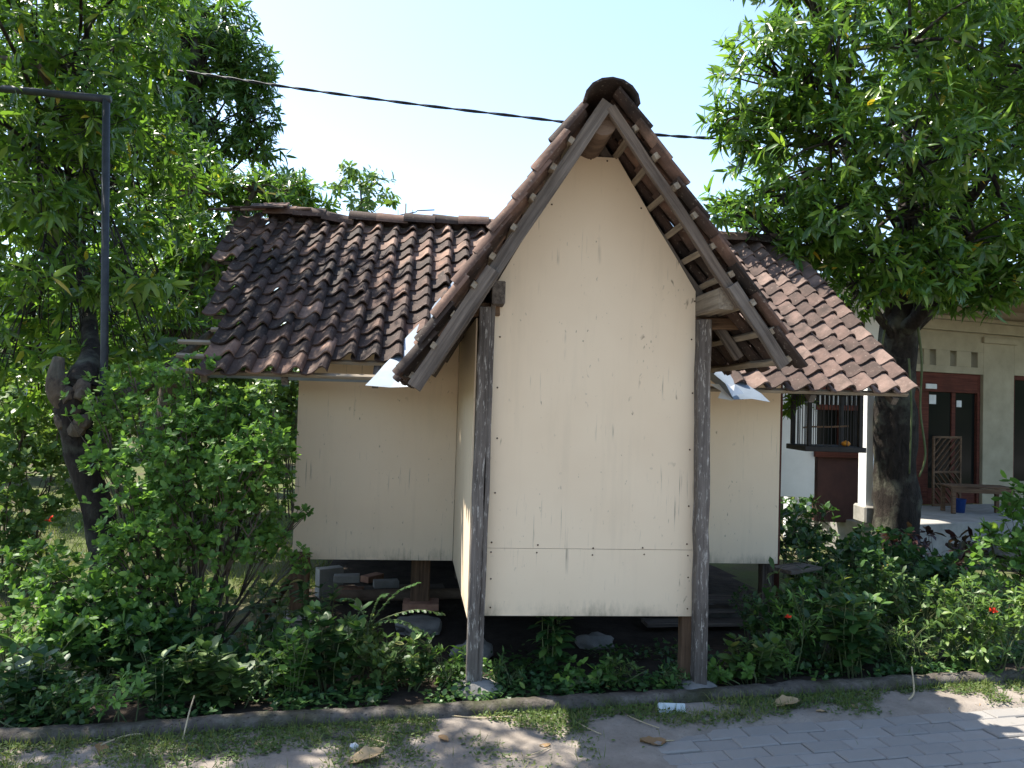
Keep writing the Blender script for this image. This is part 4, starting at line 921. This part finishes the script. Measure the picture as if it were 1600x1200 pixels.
# ------------------------------------------------------------------ shrubs and herbs
def shrub(name, label, base, clumps, mat, leafL, per=6, dens=60, kind='oval', nobj=0, droop=.15, cat='shrub', group=None, stems=10, sr=.014, spread=(.5, 1.2)):
    base = Vector(base); root = empty(name, base, label, cat, group); Cs, As, br = [], [], []
    for ci, (c, rad) in enumerate(clumps):
        c = Vector(c); rad = np.array(rad); n = int(max(8, dens * 4 * np.pi * rad.prod() ** (2/3))); d = unit(n); rr = .35 + .65 * nr.random(n) ** .6
        lob = np.array([1 + .30 * noise.noise(Vector(q * 2.4) + Vector((ci * 2.1, 3, 0))) for q in d]); p = np.array(c) + d * rad * (rr * lob)[:, None]
        keep = np.array([noise.noise(Vector(q * 4.5) + Vector((1.7, ci, 0))) > -.25 for q in p]); p, d = p[keep], d[keep]
        zmin = base.z + .02; k2 = p[:, 2] > zmin; p, d = p[k2], d[k2]
        if not len(p): continue
        ax = d * .7 + .45 * nr.normal(size=d.shape); ax[:, 2] += .7; Cs.append(p); As.append(ax)
        s0 = base + Vector((rng.uniform(-.12, .12), rng.uniform(-.08, .08), -.03)); mid = s0.lerp(c, .5) + Vector((rng.gauss(0, .04), rng.gauss(0, .04), .03))
        br.append(([s0, mid, c], [sr, sr * .7, sr * .4]))
        for _ in range(min(stems, len(p))):
            e = Vector(p[rng.randrange(len(p))]); s = mid.lerp(c, rng.uniform(0, 1)); br.append(([s, s.lerp(e, .5) + Vector((0, 0, .015)), e], [sr * .4, sr * .25, .002]))
    tubes('stems', br, M_BARK if sr > .006 else M_STEM, root, base, 5, 0, 3)['kind'] = 'stuff'
    Bp, D, Nn, L = whorls(np.concatenate(Cs), np.concatenate(As), per, leafL, spread, droop)
    foliage(root, kind, mat, Bp, D, Nn, L, nobj, 'foliage', 14); return root
def herb(name, label, base, h, spread, mat, leafL, stems=5, nodes=6, kind='oval', objs=True, cat='plant', group=None, lean=(0, 0), wid=None, fl=0):
    """upright stems with opposite pairs of leaves"""
    base = Vector(base); root = empty(name, base, label, cat, group); Bs, Ds, Ns, Ls, br, tips = [], [], [], [], [], []
    for s in range(stems):
        a = rng.uniform(0, 6.28); rr = spread * math.sqrt(rng.random()); hh = h * rng.uniform(.6, 1.05)
        top = base + Vector((math.cos(a) * rr + lean[0], math.sin(a) * rr * .6 + lean[1], hh)); s0 = base + Vector((math.cos(a) * rr * .35, math.sin(a) * rr * .3, -.03))
        mid = s0.lerp(top, .5) + Vector((rng.gauss(0, .02), rng.gauss(0, .02), .02)); pts, rad = smooth_path([s0, mid, top], [.005, .004, .002], 5); br.append((pts, rad)); tips.append(top)
        for k in range(nodes):
            t = .22 + .78 * (k + 1) / nodes; p = pts[min(len(pts) - 1, int(t * (len(pts) - 1)))]; ph = k * 1.57 + a
            sz = leafL * (1.1 - .45 * abs(t - .6) / .6) * rng.uniform(.75, 1.15)
            for q in ((0, math.pi) if k < nodes - 1 else (0, 2.1, 4.2, 5.3)):
                ang = ph + q + rng.gauss(0, .3); el = rng.uniform(-.25, .55) if k < nodes - 1 else rng.uniform(.3, .9)
                Bs.append(p); Ds.append((math.cos(ang) * math.cos(el), math.sin(ang) * math.cos(el), math.sin(el))); Ns.append((rng.gauss(0, .25), rng.gauss(0, .25), 1)); Ls.append(sz)
    tubes('stems', br, M_STEM, root, base, 5, 0, 0)['kind'] = 'stuff'
    Bs, Ds, Ns, Ls = map(lambda x: np.array([tuple(q) if hasattr(q, '__len__') else q for q in x]), (Bs, Ds, Ns, Ls))
    foliage(root, kind, mat, Bs, Ds, Ns, Ls, 300 if objs else 0, 'foliage', 5 if objs else 14)
    for k in range(fl): flower(root, tips[k % len(tips)])
    return root
def flower(root, p, r=.022):
    Bs = np.array([tuple(p)] * 14); D = unit(14); D[:, 2] = np.abs(D[:, 2]); mobj('flower', leaf_mesh('flower', 'oval', Bs, D, unit(14), [r] * 14, tuple(p)), M_RED, Matrix.Translation(p), root)
def rosette(name, label, base, n, L, mat, kind='paddle', h=.25, cat='plant', group=None):
    base = Vector(base); root = empty(name, base, label, cat, group); br = []
    for k in range(n):
        a = k * 2.4 + rng.gauss(0, .2); el = rng.uniform(.05, 1.0); st = h * rng.uniform(.3, 1.2)
        p = base + Vector((math.cos(a) * st * .5, math.sin(a) * st * .4, st)); br.append(([base - Vector((0, 0, .02)), base.lerp(p, .5) + Vector((0, 0, .03)), p], [.006, .005, .004]))
        d = (math.cos(a) * math.cos(el), math.sin(a) * math.cos(el) - .15, math.sin(el)); leaf_object(kind, mat, p, d, (rng.gauss(0, .2), rng.gauss(0, .2) - .2, 1), L * rng.uniform(.7, 1.15), root)
    tubes('stems', br, M_STEM, root, base, 5, 0, 2)['kind'] = 'stuff'; return root

# the big bush in front of the left corner
bb_ = gpt(-1.95, 4.75)
cl_ = [pc(*q) for q in ((250, 640, 4.9, 75, 45), (340, 640, 4.95, 70, 45), (400, 690, 4.95, 60, 50), (230, 730, 4.8, 85, 60), (330, 740, 4.75, 90, 65), (420, 770, 4.85, 50, 50), (250, 830, 4.7, 90, 60), (350, 840, 4.7, 75, 45), (430, 845, 4.8, 38, 35), (150, 620, 5.0, 50, 40), (210, 590, 5.0, 50, 30), (110, 905, 4.7, 70, 40), (210, 920, 4.65, 80, 50), (470, 870, 4.9, 22, 20), (60, 980, 4.5, 60, 45), (470, 800, 4.95, 18, 14), (290, 690, 4.7, 80, 60), (380, 735, 4.6, 70, 60), (300, 800, 4.6, 80, 55), (170, 700, 5.0, 40, 60), (190, 800, 4.6, 60, 60), (120, 960, 4.4, 70, 40), (300, 585, 5.1, 60, 30), (390, 640, 5.1, 50, 40), (420, 700, 4.7, 45, 60), (210, 980, 4.4, 80, 40), (60, 900, 4.9, 60, 60), (400, 820, 4.65, 45, 40), (270, 905, 4.6, 50, 30), (330, 930, 4.5, 40, 25), (190, 880, 4.55, 60, 40))]
big_bush = shrub('leafy_bush', 'big light green bush of small round leaves at the left corner of the barn', bb_, cl_, M_BUSH, .052, 7, 150, 'oval', 290, .12, 'bush', None, 9, .013)
# sunlit shrubs farther left
p = gpt(-4.6, 6.9); cl_ = [pc(*q) for q in ((30, 690, 6.9, 65, 55), (75, 750, 6.8, 50, 55), (10, 790, 6.7, 60, 60), (60, 830, 6.7, 50, 45), (50, 630, 7.0, 60, 45), (20, 870, 6.6, 60, 45), (90, 690, 7.0, 40, 50), (-50, 750, 6.9, 70, 110))]
hib = shrub('hibiscus_shrub', 'sunlit yellow-green hibiscus shrub at the left edge with a red flower', p, cl_, M_LIGHT, .08, 6, 80, 'oval', 120, .2, 'shrub', None, 8, .012)
q = P(76, 812, 7.0); Bs = np.array([tuple(q)] * 7); D = unit(7); mobj('flower', leaf_mesh('flower', 'oval', Bs, D, unit(7), [.055] * 7, tuple(q)), M_RED, Matrix.Translation(q), hib)
for (px, d, r, ry, lab, m) in ((350, 14, 70, 40, 'yellow-green hedge bush behind the clothes line', M_LIGHT), (430, 15, 55, 42, 'pale hedge bush close to the left wall corner', M_LIGHT), (270, 13.5, 60, 50, 'hedge bush behind the left end of the clothes line', M_FAR), (150, 14, 100, 60, 'dark hedge bush seen behind the gnarled trunk', M_FAR), (40, 15, 90, 60, 'dark hedge bush at the far left of the yard', M_FAR), (455, 11, 26, 60, 'dark shrub standing behind the left wall corner', M_FAR)):
    c = P(px, 612, d); p = gpt(c.x, c.y)
    cl_ = [pc(px + rng.uniform(-.6, .6) * r, 612 + rng.uniform(-.5, 1.4) * ry, d + rng.uniform(-.4, .4), r * .55, ry * .6) for _ in range(9)]
    shrub('hedge_bush', lab, p, cl_, m, .13, 6, 40, 'oval', 0, .2, 'bush', None, 5, .012)

# plants along the kerb and round the barn: (base px, py, height, spread, kind, label)
HB = [
 (30, 1120, .30, .20, 'h', 'leafy weed at the far left end of the kerb'),
 (60, 1138, .28, .24, 's', 'low weed spilling over the kerb at the far left'),
 (175, 1132, .24, .2, 's', 'low weed spilling over the kerb below the paddle leaves'),
 (110, 1128, .22, .20, 's', 'low weed in front of the long-leaved plants at the left'),
 (255, 1112, .24, .16, 'h', 'young weed under the long-leaved plants near the kerb'),
 (330, 1108, .26, .16, 'h', 'bright green weed on the kerb below the big bush'),
 (405, 1098, .26, .16, 's', 'small-leaved weed on the kerb right of the bright green one'),
 (455, 1092, .34, .18, 'h', 'weed with pointed leaves on the kerb below the concrete pier'),
 (520, 1086, .40, .20, 'h', 'tall leafy weed on the kerb left of the fern-leaved seedling'),
 (575, 1080, .34, .20, 's', 'bushy weed on the kerb in front of the stone slab'),
 (635, 1076, .24, .16, 'h', 'broad-leaved weed between the slab and the left front post'),
 (690, 1072, .20, .14, 's', 'small weed just left of the left front post'),
 (495, 1035, .62, .16, 't', 'tall pale-stemmed weed in front of the concrete pier'),
 (430, 1050, .55, .18, 't', 'tall weed left of the concrete pier'),
 (300, 1065, .35, .22, 'h', 'dark weed in the shade under the big bush'),
 (790, 1078, .16, .12, 's', 'low weed just right of the left front post'),
 (862, 1062, .46, .10, 't', 'climbing weed under the middle of the front panel'),
 (925, 1080, .14, .14, 's', 'low weed on the kerb under the front panel'),
 (985, 1078, .20, .16, 's', 'feathery weed under the right half of the front panel'),
 (1045, 1076, .15, .12, 's', 'low weed just left of the right front post'),
 (1140, 1074, .16, .12, 's', 'low weed on the kerb just right of the right front post'),
 (1180, 1070, .22, .16, 'h', 'single upright weed on the kerb right of the right front post'),
 (1185, 1010, .40, .18, 's', 'bushy weed below the right end of the right wing'),
 (1240, 1055, .50, .20, 's', 'dark bushy plant with a red flower right of the barn'),
 (1290, 1000, .62, .20, 't', 'tall dark plant beside the right wing corner'),
 (1235, 985, .60, .14, 'h', 'leafy plant growing up the right wing corner'),
 (1330, 1055, .46, .22, 'h', 'dark broad-leaved plant on the kerb in front of the mango trunk'),
 (1395, 1050, .44, .22, 's', 'dark bushy plant on the kerb right of the broad-leaved one'),
 (1345, 960, .50, .22, 'h', 'leafy plant at the foot of the mango trunk'),
 (1420, 985, .46, .22, 'h', 'compound-leaved plant in front of the dark red bush'),
]
for k, (px, py, h, sp, ty, lab) in enumerate(HB):
    p = G(px, py); t = kd(p.x, p.y)
    if t < .10 and 'spilling' not in lab: p = p + KN * (.10 - t); p.z = H(p.x, p.y)
    fl = 1 if 'red flower' in lab else 0
    if ty == 'h': herb('broad_weed', lab, p, h * 1.15, sp, (M_HERB, M_HERB2, M_HERB, M_BUSH)[k % 4], (.095, .07, .11)[k % 3], 13, 7, 'oval', True, fl=fl)
    elif ty == 't': herb('tall_weed', lab, p, h, sp, (M_HERB, M_HERB2)[k % 2], .11, 9, 9, 'paddle', True, fl=fl)
    else:
        cl_ = [(p + Vector((rng.uniform(-sp, sp), rng.uniform(-sp, sp) * .5, h * rng.uniform(.3, .8))), (sp * .7, sp * .55, h * .4)) for _ in range(4)]
        o = shrub('bushy_weed', lab, p, cl_, (M_HERB2, M_HERB, M_BUSH)[k % 3], (.05, .036, .06)[k % 3], 6, (110, 170, 90)[k % 3], ('oval', 'oval', 'paddle', 'lance')[k % 4], 90, .1, 'plant', None, 10, .005)
        if fl: flower(o, P(1232, 965, p.y - .2))
# dense shade plants filling the bed right of the barn
for k, (px, py, h, sp, lab) in enumerate(((1215, 1035, .50, .22, 'dense dark shrub filling the bed right of the right front post'), (1290, 1040, .62, .26, 'dense dark shrub in the middle of the right bed'), (1370, 1020, .66, .28, 'dense dark shrub between the mango trunk and the kerb'), (1440, 1030, .58, .24, 'dense dark shrub left of the sunlit shrubs'), (150, 1070, .45, .34, 'dense dark undergrowth plant behind the long-leaved plants'), (560, 1050, .30, .26, 'dense undergrowth plant in front of the thick stilt'), (390, 1070, .34, .26, 'dense undergrowth plant below the big bush'))):
    p = G(px, py); cl_ = [(p + Vector((rng.uniform(-sp, sp), rng.uniform(-sp, sp) * .7, h * rng.uniform(.25, .85))), (sp * .6, sp * .5, h * .4)) for _ in range(7)]
    shrub('undergrowth_shrub', lab, p, cl_, (M_HERB, M_HERB2)[k % 2], (.065, .085, .05)[k % 3], 6, (80, 55, 110)[k % 3], ('oval', 'paddle')[k % 2], 150, .15, 'plant', None, 10, .006)
for (px, py, n, L, h, lab) in ((70, 1075, 13, .27, .30, 'large plant with long paddle leaves at the left, nearest the frame edge'), (165, 1060, 14, .27, .34, 'large plant with long paddle leaves in the middle of the left clump'), (240, 1070, 12, .24, .26, 'large plant with long paddle leaves beside the big bush'), (10, 1040, 12, .26, .36, 'long paddle-leaved plant cut by the left frame edge'), (330, 1030, 9, .22, .30, 'dark broad paddle leaves inside the big bush gap')):
    rosette('paddle_leaf_plant', lab, G(px, py), n, L, M_HERB, 'paddle', h)
# fern-leaved seedling
p = G(565, 1060); fr_root = empty('fronded_seedling', p, 'seedling with drooping feathery fronds in front of the thick stilt', 'plant'); br = []
for (tx, ty_, dd) in ((648, 912, -.1), (600, 930, .0), (690, 958, .05), (540, 935, .1), (655, 985, -.15), (520, 985, 0)):
    tip = P(tx, ty_, p.y + dd); top = P(575, 985, p.y); mid = top.lerp(tip, .55) + Vector((0, 0, .06)); pts, rad = smooth_path([p, top, mid, tip], [.008, .005, .003, .001], 6); br.append((pts, rad)); Bs, Ds, Ns, Ls = [], [], [], []
    for i in range(7, len(pts)):
        ax = (pts[min(i+1, len(pts)-1)] - pts[i-1]).normalized(); sd_ = ax.cross(Zv).normalized()
        for f_ in (0, .5):
            for s in (-1, 1):
                Bs.append(tuple(pts[i] + ax * f_ * .02)); Ds.append(tuple(sd_ * s + ax * .5 - Zv * .2)); Ns.append((rng.gauss(0, .4), rng.gauss(0, .4), 1)); Ls.append(.034 * rng.uniform(.7, 1.2))
    mobj('frond', leaf_mesh('frond', 'oval', np.array(Bs), np.array(Ds), np.array(Ns), Ls, tuple(p)), M_HERB, Matrix.Translation(p), fr_root)['kind'] = 'stuff'
tubes('stems', br, M_STEM, fr_root, p, 5, 0, 0)['kind'] = 'stuff'
# sunlit shrubs at the right
for (px, py, h, sp, lab) in ((1475, 1048, .50, .17, 'sunlit small-leaved shrub at the start of the bright bed'), (1535, 1056, .55, .20, 'sunlit small-leaved shrub with a red flower near the right edge'), (1595, 1060, .52, .20, 'sunlit small-leaved shrub cut by the right frame edge'), (1560, 985, .44, .26, 'sunlit shrub behind the red-flowered one'), (1490, 985, .40, .2, 'half-lit shrub in front of the dark red bush')):
    p = G(px, py); cl_ = [(p + Vector((rng.uniform(-sp, sp), rng.uniform(-sp, sp) * .6, h * rng.uniform(.2, .9))), (sp * .55, sp * .5, h * .33)) for _ in range(8)]
    o = shrub('ixora_shrub', lab, p, cl_, M_LIGHT, .06, 6, 90, 'paddle', 180, .1, 'shrub', None, 8, .006)
    if 'red flower' in lab: flower(o, P(1551, 955, p.y - .1), .03)
p = G(1462, 905); cl_ = [(p + Vector((rng.uniform(-.5, .5), rng.uniform(-.3, .3), rng.uniform(.1, .45))), (.22, .2, .16)) for _ in range(12)]
shrub('croton_bush', 'dark red-leaved bush beside the mango trunk', p, cl_, M_CROTON, .15, 6, 18, 'paddle', 120, .3, 'bush', None, 8, .008)
p = G(1600, 930); cl_ = [pc(*q) for q in ((1585, 830, p.y, 38, 45), (1560, 880, p.y - .1, 45, 40), (1600, 770, p.y, 35, 30), (1620, 880, p.y, 50, 60), (1545, 835, p.y + .1, 24, 24))]
shrub('garden_shrub', 'tall green garden shrub at the right frame edge in front of the porch', p, cl_, M_BUSH, .10, 6, 50, 'oval', 150, .15, 'shrub', None, 8, .010)
p = G(1325, 860); cl_ = [pc(*q) for q in ((1325, 735, p.y, 26, 18), (1335, 770, p.y, 26, 22), (1300, 800, p.y, 24, 18), (1340, 810, p.y, 22, 20))]
shrub('potted_shrub', 'small sunlit shrub in front of the white column', p, cl_, M_LIGHT, .11, 6, 24, 'oval', 100, .2, 'shrub', None, 8, .008)
p = G(1300, 860); rosette('strap_leaf_plant', 'sunlit yellow-green strap-leaved plant behind the right bed', p + Vector((0, -.2, 0)), 26, .42, M_LIGHT, 'blade', .12)
for k, (px, py, h, lab) in enumerate(((1235, 905, .75, 'slender dark shrub beside the right wall corner'), (1265, 890, .9, 'thin-twigged shrub in front of the white wall'), (1250, 850, .8, 'dark shrub at the foot of the white wall'), (1320, 900, .5, 'dark shrub left of the mango trunk'), (1345, 945, .62, 'dark shrub growing close in front of the mango trunk'), (1410, 955, .50, 'dark shrub below the dark red bush'), (1490, 945, .52, 'dark shrub in front of the porch steps'), (1290, 950, .66, 'dark shrub between the right wall corner and the mango trunk'))):
    p = G(px, py); cl_ = [(p + Vector((rng.uniform(-.3, .3), rng.uniform(-.2, .2), h * rng.uniform(.3, 1))), (.2, .2, .15)) for _ in range(6)]
    shrub('yard_shrub', lab, p, cl_, M_HERB, .085, 6, 46, 'oval', 80, .2, 'shrub', None, 8, .007)

# ------------------------------------------------------------------ ground cover, grass, litter
def scatter(n, fx):
    out = []
    while len(out) < n:
        q = fx()
        if q is not None: out.append(q)
    return np.array(out)
def verge_pt():
    x = rng.uniform(-3.2, 3.6); t = -abs(rng.gauss(.08, .26)) - .04
    if t < -.85 + .12 * noise.noise((x * 2, 0, 0)) or (t < -.34 and x > .35 and rng.random() < .95): return None
    p = KO + KT * x + KN * t
    if noise.noise((p.x * 2.4, p.y * 3.4, 9)) + .35 * noise.noise((p.x * 9, p.y * 9, 2)) + (.22 if x < -.6 else .06) + .35 * max(0, 1 + t / .16) < .04 + rng.uniform(-.1, .16): return None
    return (p.x, p.y, H(p.x, p.y))
pts = scatter(15000, verge_pt); n = len(pts)
pts[:, 2] += nr.random(n) * .018; D = nr.normal(size=(n, 3)); D[:, 2] = np.abs(D[:, 2]) * .25
Nn = nr.normal(size=(n, 3)) * .3; Nn[:, 2] += 1
tag(mobj('creeping_weeds', leaf_mesh('creeping_weeds', 'oval', pts, D, Nn, (.009 + .016 * nr.random(n))), M_WEED), 'low creeping weeds on the earth verge in front of the kerb', 'ground cover', kind='stuff')
pts = scatter(6500, verge_pt); n = len(pts); D = nr.normal(size=(n, 3)) * .5; D[:, 2] = .5 + nr.random(n)
tag(mobj('verge_grass', leaf_mesh('verge_grass', 'blade', pts, D, nr.normal(size=(n, 3)), .03 + .045 * nr.random(n)), M_GRASS), 'short thin grass on the earth verge', 'grass', kind='stuff')
def yard_pt():
    x = rng.uniform(-9, -.9); y = rng.uniform(5.0, 13)
    if noise.noise((x * .9, y * .9, 4)) < rng.uniform(-.5, .1): return None
    w = Vector((x, y, 0)) - O
    if -1.4 < w.dot(U) < 2.5 and 1.4 < w.dot(V) < 4.6: return None
    return (x, y, H(x, y))
pts = scatter(26000, yard_pt); n = len(pts); D = nr.normal(size=(n, 3)) * .5; D[:, 2] = .5 + nr.random(n)
tag(mobj('yard_grass', leaf_mesh('yard_grass', 'blade', pts, D, nr.normal(size=(n, 3)), .05 + .06 * nr.random(n), wid=np.full(n, 1.8)), M_GRASS), 'sunlit grass of the yard left of the barn', 'grass', kind='stuff')
def bed_pt():
    x = rng.uniform(-3.4, 4.2); t = .08 + abs(rng.gauss(0, .5)); p = KO + KT * x + KN * t
    if noise.noise((p.x * 3, p.y * 3, 1)) < -.1 or t > 1.4: return None
    return (p.x, p.y, H(p.x, p.y))
pts = scatter(9000, bed_pt); n = len(pts); pts[:, 2] += nr.random(n) * .07; D = nr.normal(size=(n, 3)); D[:, 2] = np.abs(D[:, 2]) * .4; Nn = nr.normal(size=(n, 3)) * .4; Nn[:, 2] += 1
tag(mobj('bed_ground_cover', leaf_mesh('bed_ground_cover', 'oval', pts, D, Nn, .022 + .028 * nr.random(n)), M_HERB), 'low leafy ground cover of the shaded bed behind the kerb', 'ground cover', kind='stuff')
# dry leaves: flat curled sheets with thickness
def dry_leaf_mesh(seed):
    rr = random.Random(seed); vs, fs = [], []; n = 7
    for i in range(n + 1):
        t = i / n; w = .33 * math.sin(math.pi * min(1, t * .93 + .03)) ** .8
        for s in (-1, -.5, 0, .5, 1): vs.append((t, s * w * (1 + rr.gauss(0, .05)), .10 * abs(s) ** 1.6 + .10 * math.sin(t * 3 + seed) * t + .02 * rr.gauss(0, 1)))
    for i in range(n):
        for k in range(4): fs.append((i*5+k, i*5+k+1, (i+1)*5+k+1, (i+1)*5+k))
    me = pymesh('dry_leaf', vs, fs, smooth=True); me.materials.append(M_DRY); return me
DLM = [dry_leaf_mesh(s) for s in range(4)]
def dry(px, py, L, lab, grp=None, rz=None, tilt=0):
    p = G(px, py); o = bpy.data.objects.new('dry_leaf', rng.choice(DLM))
    put(o, Matrix.Translation(p + Vector((0, 0, .003))) @ Euler((tilt, rng.uniform(-.2, .1), rng.uniform(0, 6.28) if rz is None else rz)).to_matrix().to_4x4() @ Matrix.Diagonal((L, L, L, 1))); tag(o, lab, 'dry leaf', grp)
dry(1208, 1106, .16, 'largest brown dry leaf, on the verge right of the right front post', None, .2)
dry(1000, 1160, .13, 'pale brown dry leaf on the edge of the paving below the right front post', None, .1)
dry(1495, 1125, .13, 'upright brown dry leaf at the right end of the verge', None, 1.2, .5)
dry(545, 1196, .16, 'reddish curled dry leaf at the bottom of the verge', None, .5)
dry(155, 1180, .10, 'brown dry leaf standing on the verge at the lower left', None, 1.9, .4)
for (px, py) in ((1275, 1112), (1060, 1170), (905, 1110), (1340, 1108), (1250, 1140), (700, 1160), (860, 1165), (400, 1160), (1440, 1118), (640, 1130), (300, 1165), (1530, 1105)):
    dry(px, py, rng.uniform(.04, .075), 'small brown dry leaf scattered on the earth verge', 'small dry leaves on the verge')
def twig(pxs, r, lab, grp=None, m=M_STRAW, name='twig'):
    pts = [G(x, y) + Vector((0, 0, .008 + z)) for x, y, z in pxs]; tag(tubes(name, [(pts, [r] * len(pts))], m, None, pts[0], 5, 0, 4), lab, 'twig', grp)
twig([(1420, 1095, 0), (1428, 1088, .02), (1424, 1076, .12)], .005, 'pale bent twig sticking up in front of the kerb at the right')
twig([(700, 1120, 0), (745, 1124, 0), (800, 1125, .01)], .004, 'straw lying along the foot of the kerb by the left front post')
twig([(150, 1170, 0), (200, 1155, .01), (240, 1150, .0)], .005, 'pale straw lying on the verge at the lower left')
twig([(1040, 1160, 0), (1080, 1162, .004), (1150, 1172, 0)], .004, 'thin stick lying on the paving below the right front post')
twig([(285, 1160, 0), (295, 1140, .08), (302, 1128, .12)], .004, 'pale straw leaning against the kerb at the left')
for (a, c, e, g_) in ((900, 1130, 940, 1150), (1220, 1140, 1290, 1150), (1380, 1130, 1440, 1120), (1450, 1150, 1500, 1140), (980, 1120, 1030, 1140), (820, 1185, 860, 1170), (560, 1150, 610, 1165)):
    twig([(a, c, 0), ((a + e) / 2, (c + g_) / 2 + 3, .006), (e, g_, 0)], .0025, 'thin dry twig lying on the verge', 'thin twigs on the verge')
p = G(1050, 1112); tag(box('broken_tile', (-.075, -.012, -.02), (.075, .012, .042), mat_plain('pale_tile', (.38, .42, .42), (.52, .56, .56), 8, .6, .2), None, Matrix.Translation(p) @ Euler((-.5, .06, .15)).to_matrix().to_4x4()), 'pale grey-blue broken tile on the verge under the right front post', 'tile')
rock('pebble', 553, 1170, (.022, .018, .018), 3.3, 'small white stone on the verge at the lower left', mat_plain('white_stone', (.5, .5, .5), (.68, .68, .68), 9, .7, .2), zoff=.01)
for k, (px, py, s, lab) in enumerate(((640, 1140, .10, 'worn flat stone set in the verge below the left front post'), (540, 1148, .11, 'worn flat stone set in the verge left of the other'), (1240, 1145, .05, 'small flat stone beside the paving edge'))):
    rock('flat_stone', px, py, (s, s * .6, .016), k * 4.4 + 1, lab, M_KERB, flat=True, zoff=.004)
print('triangles', sum(len(m.loops) - 2 * len(m.polygons) for m in bpy.data.meshes), 'objects', len(bpy.data.objects))
